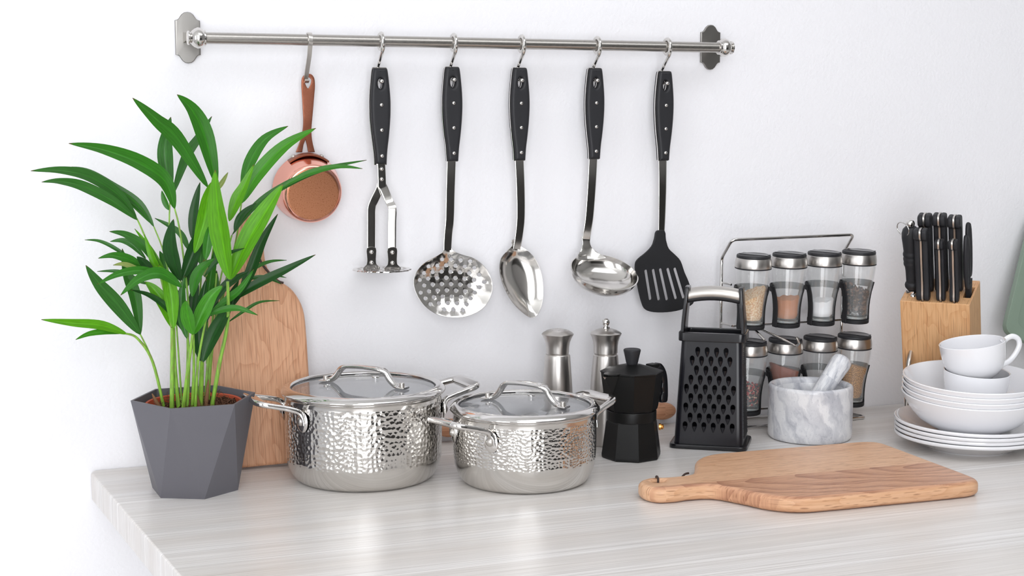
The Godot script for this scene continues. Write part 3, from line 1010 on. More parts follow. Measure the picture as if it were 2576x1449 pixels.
func planter() -> void:
	var o := thing("planter", "dark grey faceted hexagonal planter at the free end of the worktop", "planter", Vector3(0.1243, 0, 0.164))
	var top := []
	var bot := []
	var tin := []
	var bin := []
	for k in 6:
		var a := TAU * k / 6.0 + deg_to_rad(0.0)
		var b := a + deg_to_rad(27.0)
		top.append(Vector3(0.0825 * cos(a), 0.1290, 0.0855 * sin(a) + 0.006))
		tin.append(Vector3(0.0792 * cos(a), 0.1290, 0.0822 * sin(a) + 0.006))
		bot.append(Vector3(0.0597 * cos(b), 0.0, 0.0600 * sin(b) - 0.004))
		bin.append(Vector3(0.0570 * cos(b), 0.006, 0.0570 * sin(b) - 0.004))
	var g := G.new()
	for q in [top, tin, bot, bin]:
		for v in q:
			g.v(v)
	for k in 6:
		var j := (k + 1) % 6
		# outer facets: wide face from the rim down to one base corner, then the triangle between
		g.t.append_array([k, 12 + k, j, j, 12 + k, 12 + j])
		g.t.append_array([6 + k, 6 + j, 18 + k, 6 + j, 18 + j, 18 + k])
		g.t.append_array([k, j, 6 + j, k, 6 + j, 6 + k])
		if k > 0 and k < 5:
			g.t.append_array([12, 12 + j, 12 + k])
			g.t.append_array([18, 18 + k, 18 + j])
	part(o, "body", g.mesh(4), M.planter)

# a leaf blade: shade and width in mm, then spine points in mm as flat triples
var palm: Node3D
var leaf_n := 0
func leaf(shade: int, w: float, q) -> void:
	var pts := []
	for i in range(0, q.size(), 3):
		pts.append(Vector3(q[i], q[i + 1], q[i + 2]) * 0.001)
	var path := curve(pts, 6 if pts.size() > 3 else 8)
	var g := G.new()
	leaf_n += 1
	var lean := 0.35 * sin(leaf_n * 2.7)
	var n = path.size()
	for i in n:
		var t: float = float(i) / (n - 1)
		var d: Vector3 = (path[mini(i + 1, n - 1)] - path[maxi(i - 1, 0)]).normalized()
		var face := Vector3(-0.32 + lean, 0.42, 0.85).normalized()
		var s := d.cross(face).normalized()
		var up := s.cross(d).normalized()
		var hw: float = w * 0.00043 * (pow(sin(PI / 2 * (t + 0.01) / 0.41), 0.85) if t < 0.4 else pow(cos(PI / 2 * (t - 0.4) / 0.6), 0.9))
		hw = maxf(hw, 0.00035)
		for k in 9:
			var c := (k - 4) / 4.0
			var lift := absf(c) * hw * 0.34 - (1.0 - cos(c * PI * 3.5)) * 0.0002
			g.v(path[i] + s * c * hw + up * lift, V((c + 1.0) / 2.0, t))
	for i in n - 1:
		for k in 8:
			var b = i * 9 + k
			g.q(b, b + 9, b + 10, b + 1)
	part(palm, "leaf", g.mesh(70), M.leaf[shade])
func stem(w: float, q) -> void:
	var pts := []
	for i in range(0, q.size(), 3):
		pts.append(Vector3(q[i], q[i + 1], q[i + 2]) * 0.001 - Vector3(0, 0.012 if i == 0 and q[i + 1] < 150.0 else 0.0, 0))
	if pts[0].y > pts[pts.size() - 1].y:
		pts.reverse()
	var path := curve(pts, 6)
	var sc := []
	for i in path.size():
		sc.append(1.15 - 0.4 * i / (path.size() - 1.0))
	part(palm, "stem", wire(path, w * 0.0005, 8, false, sc).mesh(70), M.stem)
func plant() -> void:
	palm = thing("potted_palm", "bright green young palm in a terracotta plastic pot inside the grey planter", "plant", Vector3(0, 0, 0))
	var c := Vector3(0.1243, 0, 0.1695)
	part(palm, "nursery_pot", lathe([V(0, 0.008), V(0.044, 0.008), V(0.060, 0.113), V(0.0625, 0.113), V(0.0640, 0.116), V(0.0640, 0.1215), V(0.0625, 0.1225), V(0.0605, 0.1215), V(0.0590, 0.112), V(0, 0.108)], 56).mesh(45), M.terracotta, T(c))
	var so := lathe([V(0.0592, 0.105), V(0.056, 0.112), V(0.045, 0.1145), V(0.03, 0.116), V(0.015, 0.117), V(0, 0.117)], 56)
	var nz := noise(FastNoiseLite.TYPE_SIMPLEX, 90.0, 2, 5)
	so.warp(func(q): return q + Vector3(0, 0.004 * nz.get_noise_2d(q.x, q.z) * 2.0 + 0.004 * maxf(0.0, q.x / 0.05), 0))
	part(palm, "soil", so.mesh(80), M.soil, T(c))
	# loose root fibres
	var rnd := RandomNumberGenerator.new()
	rnd.seed = 5
	var fb := G.new()
	for i in 150:
		var a := rnd.randf() * TAU
		var r := sqrt(rnd.randf()) * 0.052
		var at := Vector3(cos(a) * r, 0.1165 + rnd.randf() * 0.004 + 0.004 * maxf(0.0, cos(a) * r / 0.05), sin(a) * r)
		var d := Vector3(rnd.randf() - 0.5, rnd.randf() * 0.5 - 0.1, rnd.randf() - 0.5).normalized() * (0.006 + 0.010 * rnd.randf())
		fb.join(wire([at, at + d * 0.5 + Vector3(0, 0.0015, 0), at + d], 0.00035, 4))
	var ro := part(palm, "root_fibres", fb.mesh(80), M.fibre, T(c))
	ro.set_meta("kind", "stuff")
	for q in [[-0.044, 0.010, 24.0, 0.011], [0.012, 0.016, -8.0, 0.016], [0.004, 0.022, 10.0, 0.013], [-0.010, 0.020, 4.0, 0.010]]:
		part(palm, "dry_sheath", lathe([V(0.0026, 0), V(0.0030, q[3]), V(0.0020, q[3] * 2.0), V(0.0006, q[3] * 2.6)], 8).mesh(60), M.sheath, T(c + Vector3(q[0], 0.112, q[1]), Vector3(0, 0, q[2])))
	blades()

func blades() -> void:
	leaf(4,8.5,[135.5,293.7,210, 151,313.7,216.7, 166.3,324.7,223.3, 185.4,331,230])
	leaf(4,15.2,[155.9,221.2,175, 172.3,251.7,170, 188.8,282.3,165])
	leaf(4,15.2,[107.6,247.2,185, 98.9,271.8,187.5, 87.4,289,190])
	leaf(4,13.2,[128.5,209.8,190, 141.8,238.2,185, 157.7,256.3,180])
	leaf(2,16.2,[134.4,307.7,185, 139,336.3,177.5, 147.7,365,170])
	leaf(4,16.2,[124.1,237.1,170, 129.2,262.3,165, 135,283.9,160])
	leaf(4,12.2,[165.4,234.5,165, 185.8,257.1,157.5, 204.6,274.4,150])
	leaf(2,12.2,[102.4,228.4,180, 93.8,250.3,175, 83.2,264.9,170])
	leaf(2,18.3,[155.4,307.4,190, 162.3,330.7,185, 165.4,350.5,180])
	leaf(2,15.2,[150.6,235.2,165, 156.7,264.3,160, 161,295.5,155])
	leaf(1,24.4,[153.4,406.2,150, 114.2,469.5,166.7, 84.3,496.7,183.3, 52.6,524.3,200])
	leaf(1,28.4,[166.2,409.3,140, 151.8,470.8,146.7, 135.2,507.5,153.3, 114.1,529.5,160])
	leaf(2,17.3,[112.2,395.8,110, 133.5,445.8,100, 153.5,473.7,90, 171.9,501.1,80])
	leaf(2,24.4,[107.2,402.4,130, 101.9,441.3,126.7, 103.5,470.7,123.3, 110.8,500.2,120])
	leaf(1,25.4,[105.7,380.6,170, 93.1,416.8,180, 59.1,441.8,190, 13.8,459.3,200, -28,467.6,210])
	leaf(1,9.1,[98.6,378.7,165, 93.9,391.4,162.5, 91,404.1,160])
	leaf(2,18.3,[57.9,368.4,160, 34.5,400,165, -1.7,424.1,170, -37.6,432.8,175, -72.9,432.9,180])
	leaf(2,16.2,[58.2,366.5,165, 28.1,391.6,173.8, -10,412.3,182.5, -39.2,419.3,191.2, -61.5,419.5,200])
	leaf(2,16.2,[80.8,356.1,150, 63.1,385.5,142.5, 29,409.5,135, 2.1,427.9,127.5, -19,435.5,120])
	leaf(1,11.2,[80.5,357.9,148, 56.1,387.4,142, 34.1,404,136, 12,414.2,130])
	leaf(1,19.3,[197.9,403.6,150, 211.1,438.7,143.3, 233.9,470.2,136.7, 267.1,487.9,130])
	leaf(0,23.3,[196.6,385.2,155, 217.6,422.2,156.7, 255.7,461,158.3, 298.7,485.2,160])
	leaf(2,12.6,[181.7,342.9,160, 215.7,383.3,162.5, 262.9,412.5,165, 310.5,430.7,167.5, 366.5,441.5,170])
	leaf(1,10.2,[241.9,401.6,165, 281,422.8,170, 322.2,433.1,175, 357.8,430.2,180])
	leaf(3,33.5,[166.5,289.8,220, 157.2,343.3,226.7, 150.9,388.7,233.3, 148,433.4,240])
	leaf(3,23.3,[125.3,324,200, 137.8,365.8,206.7, 141.9,395,213.3, 145.8,416.7,220])
	leaf(3,33.5,[168.8,289.2,215, 192.6,339.9,220, 216.1,379.6,225, 237.2,413,230])
	leaf(4,17.3,[187.4,260.4,170, 203.6,291.3,166.7, 222,333.6,163.3, 244.2,369.8,160])
	leaf(3,19.3,[174.9,363.1,180, 184,388.9,183.3, 193,407.2,186.7, 207.3,437.9,190])
	leaf(4,16.2,[133.6,336.4,130, 138.1,373.5,125, 147.3,412.5,120])
	leaf(5,7.7,[167.7,401.3,130, 175.5,412.4,130, 183.6,425.8,130])
	leaf(4,27.4,[106.5,288.3,200, 96.7,321.9,206.7, 94.6,345.9,213.3, 97,370.4,220])
	leaf(4,21.3,[109.7,287.1,190, 123.6,319.2,186.7, 135.6,346,183.3, 147.7,374.8,180])
	leaf(4,12.2,[180.1,348.9,190, 191.6,370.1,180, 213.3,386,170])
	leaf(2,10.2,[127.1,322.4,140, 116.3,346.3,130, 86.1,365.5,120])
	leaf(2,13.8,[85,297.2,190, 64.3,331.8,193.3, 40,349.8,196.7, 18.8,355.3,200])
	leaf(2,10.2,[65.6,317,180, 50.6,334.4,176.7, 37.1,340.9,173.3, 22.2,340,170])
	leaf(2,6.5,[59.3,305.3,170, 32.5,327.5,163.3, 10.7,339.5,156.7, -7.9,341.5,150])
	leaf(1,13.8,[64.5,304.4,200, 43.2,318.4,206.7, 22,325.1,213.3, 2.2,323.3,220])
	leaf(5,8.5,[63.1,300.1,210, 43.9,310.1,213.3, 31.6,314.4,216.7, 20.1,313.9,220])
	leaf(2,8.1,[66.4,283.3,180, 51.1,290.8,176.7, 30.6,300.7,173.3, 4.8,301.7,170])
	leaf(1,13.2,[86.3,297.5,220, 56.1,306.1,226.7, 26.1,303.9,233.3, -1.9,292.5,240])
	leaf(1,18.7,[104.5,282.9,225, 77.6,301.9,233.3, 50.6,297.6,241.7, 25,278.8,250])
	leaf(2,23.3,[57.1,216,170, 30.3,255.7,180, 5.9,286.8,190, -11.6,313,200])
	leaf(2,18.7,[57.1,216.4,170, 51.6,264.9,173.3, 41.6,298.5,176.7, 36.1,331,180])
	leaf(3,14.6,[38.9,219.1,180, 8,232.6,186.7, -30.2,239,193.3, -68,246.1,200])
	leaf(0,9.7,[32.8,220.6,180, 11.2,224.5,186.7, -10.2,223.6,193.3, -27.2,218.3,200])
	leaf(4,9.7,[112.7,215.8,200, 88.7,253.5,206.7, 65.4,272.5,213.3, 41.5,281.5,220])
	leaf(3,19.3,[95.1,225.9,200, 84.8,258.8,196.7, 73.4,277.2,193.3, 62.6,288.1,190])
	leaf(3,21.3,[94.9,227.3,210, 93.8,265.5,210, 89.2,291,210, 77.5,311.2,210])
	leaf(0,21.3,[115.2,222.4,235, 110,241.4,240, 107.1,258.3,245, 106,268.2,250])
	leaf(0,22.7,[116.7,221.6,230, 127.1,246.9,233.3, 139.5,270.2,236.7, 154.1,284.7,240])
	leaf(1,19.3,[121.2,266.7,200, 126.2,288.5,200, 135.6,304.5,200, 152.7,316.2,200])
	leaf(1,12.2,[146,247.2,200, 167.9,263.6,206.7, 183.4,278.4,213.3, 198.7,301.9,220])
	leaf(4,15.2,[144.6,243,180, 164.9,274,183.3, 181.2,286.7,186.7, 199.3,297.5,190])
	leaf(4,15.8,[169.4,251.2,165, 208.9,274.1,166.7, 250.5,293.5,168.3, 293.1,313.7,170])
	leaf(2,6.5,[195.3,282.4,150, 217,297.3,146.7, 236.9,303.9,143.3, 259.7,304.7,140])
	leaf(2,7.7,[197.1,280.4,150, 217.4,283.7,153.3, 233.7,281.5,156.7, 247.2,274.1,160])
	leaf(1,5.3,[210.8,281.5,148, 231.6,284.6,148.7, 243,284.6,149.3, 256.6,281.5,150])
	leaf(1,10.6,[134.5,243,220, 158.7,251.8,226.7, 177.4,252.6,233.3, 198.9,243.9,240])
	leaf(2,5.3,[175.2,223.5,150, 198.1,238.6,150, 219.2,249.4,150, 246.4,250.3,150])
	leaf(4,24.4,[131.4,181.3,210, 146.8,214.9,206.7, 160.6,237.7,203.3, 176.4,264.3,200])
	leaf(4,22.3,[131.1,179.7,200, 129.3,210.8,196.7, 133.5,250.7,193.3, 141.3,288.6,190])
	leaf(2,15.2,[111.2,213.6,210, 106.5,242.7,206.7, 107.4,271.4,203.3, 112.4,294.5,200])
	leaf(5,12.2,[143.6,288.3,170, 143.1,303.2,170, 143.5,320.8,170])
	leaf(1,14.2,[148.4,264.7,160, 153.6,292,155, 162.6,326.9,150])
	leaf(3,12.2,[85.3,291,200, 75.2,311.2,200, 68.7,329.5,200, 62.3,350.3,200])
	leaf(3,8.1,[90.3,296.1,190, 75.1,322.1,190, 63.2,340.5,190, 51.5,357.1,190])
	leaf(4,15.2,[71.4,298.8,200, 62.4,312.2,205, 50.8,322.9,210])
	leaf(1,14.2,[137.8,315.4,210, 142.1,342.4,210, 145.2,362.3,210])
	leaf(2,12.2,[88.8,290.4,160, 91.1,308.7,160, 86.1,324.6,160])
	leaf(4,15.2,[118.8,272.3,150, 126.7,292.6,150, 140.2,318.2,150])
	stem(3.7,[86.4,118.7,170, 71.4,179.1,173.3, 52.3,212.1,176.7, 37.1,220,180])
	stem(2.6,[71.6,178.9,172, 65.1,197.6,171, 56.8,216.4,170])
	stem(5.7,[91.9,120.2,190, 93.3,179.7,197.5, 93.5,228.5,205])
	stem(5.3,[102.8,117.6,185, 97.6,167.6,192.5, 96,227.7,200])
	stem(4.9,[103.9,119.9,200, 110.5,172.5,216, 115.7,222,232])
	stem(3.7,[111.7,117.9,190, 115.6,178,195, 114,215.7,200])
	stem(4.1,[117,119.4,195, 118.8,171.4,212.5, 116.7,221.6,230])
	stem(3.7,[120.6,120,200, 124.7,179.8,210, 134.7,237.5,220])
	stem(6.9,[130.5,116.5,180, 131.8,157.6,190, 131.7,181.5,200])
	stem(3.7,[139.2,114.1,160, 146.4,180.1,160, 153,226.9,160, 160.1,292.3,160])
	stem(3.2,[145.6,112.7,155, 150.8,188.8,156.7, 167.2,263.7,158.3, 184.9,321.4,160])
	stem(5.3,[143.5,117.5,185, 155.2,175.6,195, 165.7,232.2,205, 165.1,286.6,215])
	stem(2.8,[105.7,380.6,170, 110.9,346.5,180, 117.1,260.2,190, 113.9,212.1,200])
	stem(2.6,[57.9,368.4,160, 64.6,349.1,173.3, 81.9,297,186.7, 93.3,227.8,200])
	stem(2.4,[80.8,356.1,150, 90.6,322.2,166.7, 97.7,269.5,183.3, 96,225.9,200])
	stem(2.6,[106.4,402.4,130, 102.1,347.4,140, 104.8,261.7,150, 107.5,172.9,160, 108.2,115.3,170])
	stem(2.8,[196.2,385.2,155, 188.3,336.7,153.8, 167.9,253.5,152.5, 153.6,187.8,151.3, 146.4,111.7,150])
	stem(2.8,[181.7,342.9,160, 164,276.8,156.7, 155.5,207,153.3, 142.6,112,150])
	stem(3,[153.4,406.2,150, 148.1,365.8,153.8, 137.7,264.8,157.5, 131.2,171.7,161.2, 129.1,113.8,165])
	stem(2.8,[166.2,409.3,140, 164.6,364.7,143.3, 150.5,263.1,146.7, 145.9,169,150])
	stem(2.6,[106.5,288.3,200, 112.5,264.3,191.7, 115.6,194.8,183.3, 111.2,116,175])

# ---------------------------------------------------------------- hammered pots
func pots() -> void:
	var g := "hammered steel pots on the worktop"
	pot("large hammered stainless steel pot standing next to the grey planter", "glass lid with steel rim lying on the large hammered pot", Vector3(0.357, 0, 0.1741), 1.0, Vector3(0.342, 0, -0.022), Vector3(0.0786, 0, 0.0871), g)
	pot("smaller hammered stainless steel pot standing in front of the salt shaker", "glass lid with steel rim lying on the smaller hammered pot", Vector3(0.5599, 0, 0.2714), 0.91, Vector3(0.274, 0, -0.096), Vector3(0.069, 0, 0.0893), g)
func pot(label: String, lid_label: String, at: Vector3, k: float, axis: Vector3, lid_axis: Vector3, group: String) -> void:
	var o := thing("cooking_pot", label, "pot", at, Vector3.ZERO, group)
	var h := 0.1205 if k == 1.0 else 0.0985
	var r := 0.1090 if k == 1.0 else 0.0992
	var b0 := 0.031 if k == 1.0 else 0.0345
	var b1 := h - 0.0075
	var low := [V(0, 0.0004), V(r * 0.80, 0.0004), V(r * 0.845, 0.0012), V(r * 0.885, 0.0045), V(r * 0.925, 0.0105), V(r * 0.955, 0.0175), V(r * 0.978, 0.0250), V(r * 0.99, b0)]
	var high := [V(r, b1), V(r, h - 0.003), V(r * 1.006, h - 0.0012), V(r * 1.022, h), V(r * 1.022, h + 0.0008), V(r * 0.985, h + 0.0006), V(r * 0.98, h - 0.004), V(r * 0.975, b0), V(r * 0.90, 0.008), V(0, 0.004)]
	part(o, "base", lathe(low, 96).mesh(60), M.steel)
	var band := []
	for i in 9:
		var t := i / 8.0
		band.append(V(lerpf(r * 0.99, r, minf(1.0, t * 3.0)), lerpf(b0, b1, t)))
	part(o, "hammered_wall", lathe(band, 128).mesh(60), M.hammered)
	part(o, "rim", lathe(high, 96).mesh(40), M.steel)
	var yaw := atan2(-axis.z, axis.x)
	for s in [-1, 1]:
		var hd := Node3D.new()
		hd.name = "handle" if s < 0 else "handle_001"
		hd.rotation.y = yaw + (0.0 if s > 0 else PI)
		o.add_child(hd)
		# loop out along x, ends riveted to the wall at z = +-w
		var w := 0.0445 if k == 1.0 else 0.0400
		var ex := sqrt(r * r - w * w)
		var reach := 0.046 if k == 1.0 else 0.041
		var hy := h - 0.0065
		var pts := fillet([Vector3(ex + 0.0022, hy - 0.023, w), Vector3(ex + 0.0032, hy - 0.006, w), Vector3(ex + 0.017, hy - 0.001, w * 0.96), Vector3(r + reach, hy + 0.0075, w * 0.80), Vector3(r + reach, hy + 0.0075, -w * 0.80), Vector3(ex + 0.017, hy - 0.001, -w * 0.96), Vector3(ex + 0.0032, hy - 0.006, -w), Vector3(ex + 0.0022, hy - 0.023, -w)], 0.0095, 6)
		var sc := []
		for q in pts:
			var grip := smoothstep(w * 0.95, w * 0.55, absf(q.z)) * smoothstep(r + reach * 0.4, r + reach * 0.9, q.x)
			var foot := smoothstep(hy - 0.006, hy - 0.018, q.y)
			sc.append(V(1.0 + 0.9 * grip + 0.75 * foot, 1.0 - 0.5 * foot + 0.2 * grip))
		var m := sweep(pts, rect2(0.0100, 0.0076, 0.0030), Vector3(1, 0, 0), sc)
		part(hd, "loop", m.mesh(55), M.chrome)
		for z in [-w, w]:
			var a := atan2(-z, ex)
			part(hd, "rivet", rivet(0.0060), M.satin, Transform3D(Basis.from_euler(Vector3(0, a, 0)) * Basis.from_euler(Vector3(0, 0, -PI / 2)), Vector3(ex + 0.0042, hy - 0.0185, z)))
			part(hd, "foot", ball_flat(0.0105, 0.0028), M.chrome, Transform3D(Basis.from_euler(Vector3(0, a, 0)), Vector3(ex + 0.0018, hy - 0.0195, z)))
	# lid
	var l := thing("pot_lid", lid_label, "lid", at + Vector3(0, h + 0.0012, 0), Vector3.ZERO, "glass pot lids")
	var R := r * 1.047
	part(l, "rim_ring", lathe([V(r * 0.985, -0.0001), V(R * 0.985, 0.0), V(R, 0.0012), V(R * 1.003, 0.0026), V(R * 0.996, 0.0042), V(R * 0.975, 0.0068), V(R * 0.945, 0.0094), V(R * 0.915, 0.0100), V(R * 0.890, 0.0092), V(R * 0.877, 0.0072), V(R * 0.872, 0.0050), V(R * 0.885, 0.0035), V(R * 0.93, 0.0015), V(r * 0.985, -0.0001)], 96).mesh(50), M.chrome)
	var gl := []
	for i in 9:
		var x := i / 8.0
		gl.append(V(R * 0.876 * x, 0.0056 + 0.0030 * (1.0 - x * x)))
	for i in range(8, -1, -1):
		var x2 := i / 8.0
		gl.append(V(R * 0.876 * x2, 0.0022 + 0.0030 * (1.0 - x2 * x2)))
	part(l, "glass", lathe(gl, 64).mesh(50), M.lid_glass)
	part(l, "seal", lathe([V(R * 0.866, 0.0062), V(R * 0.872, 0.0070), V(R * 0.881, 0.0070), V(R * 0.884, 0.0056)], 72).mesh(60), M.black_grip)
	part(l, "steam_vent", lathe([V(0, 0.0098), V(0.0022, 0.0100), V(0.0048, 0.0096), V(0.0052, 0.0086), V(0.0052, 0.004), V(0, 0.004)], 24).mesh(50), M.chrome, T(Vector3(R * 0.30, -0.0012, -R * 0.52)))
	var half := lid_axis.length() / 2
	var hn := Node3D.new()
	hn.name = "handle"
	hn.rotation.y = atan2(-lid_axis.z, lid_axis.x)
	l.add_child(hn)
	var y0 := 0.0093
	var top := y0 + (0.0245 if k == 1.0 else 0.0265)
	var bar := fillet([Vector3(-half - 0.011, y0, 0), Vector3(-half + 0.003, y0 + 0.0008, 0), Vector3(-half + 0.0145, y0 + 0.008, 0), Vector3(-half * 0.58, top - 0.001, 0), Vector3(0, top + 0.0008, 0), Vector3(half * 0.58, top - 0.001, 0), Vector3(half - 0.0145, y0 + 0.008, 0), Vector3(half - 0.003, y0 + 0.0008, 0), Vector3(half + 0.011, y0, 0)], 0.011, 6)
	var sc2 := []
	for q in bar:
		var grip2 := smoothstep(half * 0.66, half * 0.5, absf(q.x))
		var foot2 := smoothstep(half - 0.006, half + 0.001, absf(q.x))
		sc2.append(V(1.0 + 0.95 * grip2 + 0.75 * foot2, 1.0 - 0.2 * grip2 - 0.62 * foot2))
	part(hn, "bar", sweep(bar, rect2(0.0092, 0.0080, 0.0034), Vector3.UP, sc2).mesh(55), M.chrome)
	for s in [-1, 1]:
		part(hn, "screw", lathe([V(0, 0.0072), V(0.0030, 0.0070), V(0.0036, 0.0062), V(0.0036, 0.0)], 20).mesh(40), M.satin, T(Vector3(s * (half + 0.004), y0, 0)))
func ball_flat(r: float, d: float) -> ArrayMesh:
	return lathe([V(0, d), V(r * 0.6, d * 0.9), V(r * 0.92, d * 0.55), V(r, 0), V(0, 0)], 28).xf(Transform3D(Basis.from_scale(Vector3(1.35, 1, 1)), Vector3.ZERO)).xf(T(Vector3.ZERO, Vector3(0, 0, -90))).mesh(60)

# ---------------------------------------------------------------- shaker, mill, moka pot
func mills() -> void:
	var o := thing("salt_shaker", "tall brushed steel salt shaker with pierced domed top behind the smaller pot", "shaker", Vector3(0.6805, 0, 0.100))
	part(o, "body", lathe([V(0, 0.0004), V(0.0262, 0.0004), V(0.0266, 0.003), V(0.0258, 0.04), V(0.0218, 0.105), V(0.0196, 0.135), V(0.0191, 0.1415), V(0.0180, 0.1430), V(0, 0.1430)], 64).mesh(35), M.satin_up)
	part(o, "head", lathe([V(0.0165, 0.1425), V(0.0168, 0.1450), V(0.0173, 0.1465), V(0.0175, 0.154), V(0.0188, 0.162), V(0.0215, 0.1687), V(0.0242, 0.1733), V(0.0243, 0.1742), V(0.0225, 0.1762), V(0.0170, 0.1795), V(0.0168, 0.1785)], 64).mesh(35), M.satin_up)
	var pierced := []
	for q in [[0, 0.0], [1, 0.006], [2, 0.006], [3, 0.006], [4, 0.006], [5, 0.006], [6, 0.0115], [7, 0.0115], [8, 0.0115], [9, 0.0115], [10, 0.0115], [11, 0.0115], [12, 0.0115]]:
		var a = TAU * q[0] / (5.0 if q[0] < 6 else 7.0)
		pierced.append(ellipse2(V(q[1] * cos(a), q[1] * sin(a)), 0.0009, 0.0009, 8))
	var cap := slab(ellipse2(Vector2.ZERO, 0.0172, 0.0172, 64), pierced, -0.0008, 0.0, 0.0, 1, 0.0028)
	cap.warp(func(q): return Vector3(q.x, q.z + 0.1826 - (q.x * q.x + q.y * q.y) * 10.6, -q.y))
	part(o, "pierced_cap", cap.mesh(40), M.satin_up)
	o = thing("pepper_mill", "tall brushed steel pepper mill topped with a small ball behind the moka pot", "mill", Vector3(0.7585, 0, 0.104))
	part(o, "body", lathe([V(0, 0.0004), V(0.0266, 0.0004), V(0.0270, 0.003), V(0.0263, 0.03), V(0.0225, 0.10), V(0.0196, 0.132), V(0.0190, 0.1380), V(0.0176, 0.1392), V(0, 0.1392)], 64).mesh(35), M.satin_up)
	part(o, "head", lathe([V(0.0170, 0.1390), V(0.0172, 0.1402), V(0.0185, 0.1418), V(0.0187, 0.152), V(0.0195, 0.159), V(0.0215, 0.1655), V(0.0240, 0.1705), V(0.0242, 0.1716), V(0.0228, 0.1733), V(0.0170, 0.1765), V(0.0090, 0.1790), V(0, 0.1800)], 64).mesh(35), M.satin_up)
	part(o, "knob", lathe([V(0.0060, 0.1790), V(0.0060, 0.1815), V(0.0036, 0.1822), V(0.0034, 0.1830), V(0.0052, 0.1850), V(0.0060, 0.1885), V(0.0052, 0.1920), V(0.0030, 0.1940), V(0, 0.1946)], 32).mesh(40), M.chrome)

func moka_pot() -> void:
	var o := thing("moka_pot", "small black octagonal moka pot standing next to the smaller pot", "coffee maker", Vector3(0.7584, 0, 0.1976), Vector3(0, -156, 0))
	# local +x points to the spout, corners of the octagon at multiples of 45 degrees
	var oct := func(prof, turn: float) -> G: return lathe(prof, 8, false).xf(T(Vector3.ZERO, Vector3(0, turn, 0)))
	var boiler := part(o, "boiler", oct.call([V(0, 0.0005), V(0.0432, 0.0005), V(0.0447, 0.0018), V(0.0450, 0.006), V(0.0385, 0.0535), V(0.0372, 0.0560), V(0, 0.0560)], 10.0).mesh(25), M.black_enamel)
	part(boiler, "safety_valve", lathe([V(0, 0), V(0.0052, 0), V(0.0052, 0.003), V(0.0038, 0.0036), V(0.0042, 0.0055), V(0.0032, 0.0072), V(0, 0.0078)], 12).mesh(30), M.brass, T(Vector3(-0.0285, 0.0450, -0.0287), Vector3(0, 134.8, -90)))
	part(o, "collar", lathe([V(0, 0.0555), V(0.0360, 0.0555), V(0.0368, 0.0570), V(0.0368, 0.0700), V(0.0360, 0.0712), V(0, 0.0712)], 64).mesh(35), M.black_enamel)
	var up := part(o, "jug", oct.call([V(0, 0.0705), V(0.0350, 0.0705), V(0.0378, 0.0720), V(0.0392, 0.0765), V(0.0458, 0.1268), V(0.0445, 0.1272), V(0, 0.1200)], 0.0).mesh(25), M.black_enamel)
	# spout: a folded beak
	var b := G.new()
	for q in [[0.0425, 0.0990, 0.0], [0.0442, 0.1275, 0.0125], [0.0442, 0.1275, -0.0125], [0.0590, 0.1275, 0.0042], [0.0590, 0.1275, -0.0042], [0.0600, 0.1235, 0.0]]:
		b.v(Vector3(q[0], q[1], q[2]))
	b.t.append_array([0, 1, 3, 0, 3, 5, 0, 5, 4, 0, 4, 2, 1, 2, 4, 1, 4, 3, 3, 4, 5])
	part(up, "spout", b.mesh(20), M.black_enamel)
	part(up, "spout_opening", slab([V(-0.0034, 0.0012), V(0.0034, 0.0012), V(0.0, -0.0022)], [], 0.0, 0.0004).mesh(), M.chrome, T(Vector3(0.0598, 0.1258, 0), Vector3(0, 90, 0)))
	var lid := part(o, "lid", oct.call([V(0.0440, 0.1262), V(0.0468, 0.1272), V(0.0470, 0.1288), V(0.0452, 0.1298), V(0.0120, 0.1385), V(0, 0.1390)], 0.0).mesh(12), M.black_enamel)
	part(lid, "beak_cover", slab([V(0.040, -0.0125), V(0.0470, -0.0125), V(0.0580, -0.0048), V(0.0580, 0.0048), V(0.0470, 0.0125), V(0.040, 0.0125)], [], 0.1280, 0.1305, 0.0006, 1).xf(T(Vector3.ZERO, Vector3(-90, 0, 0))).mesh(30), M.black_enamel)
	part(lid, "knob", lathe([V(0.0060, 0.1375), V(0.0078, 0.1385), V(0.0090, 0.1420), V(0.0116, 0.1540), V(0.0128, 0.1590), V(0.0126, 0.1605), V(0.0114, 0.1614), V(0.0090, 0.1610), V(0, 0.1608)], 40).mesh(35), M.black_grip)
	# hinge and handle opposite the spout
	part(lid, "hinge", box(Vector3(0.016, 0.0055, 0.014), 0.001).mesh(), M.black_enamel, T(Vector3(-0.0475, 0.1310, 0)))
	var hs := [V(-0.0430, 0.1245), V(-0.0560, 0.1330), V(-0.0640, 0.1315), V(-0.0735, 0.1195), V(-0.0775, 0.1010), V(-0.0775, 0.0745), V(-0.0690, 0.0722), V(-0.0625, 0.0740), V(-0.0630, 0.0840), V(-0.0655, 0.0890), V(-0.0630, 0.0950), V(-0.0640, 0.1040), V(-0.0610, 0.1110), V(-0.0555, 0.1150), V(-0.0450, 0.1155)]
	part(o, "handle", slab(loop2(hs, 3), [], -0.0068, 0.0068, 0.0032, 3).mesh(45), M.black_gloss)

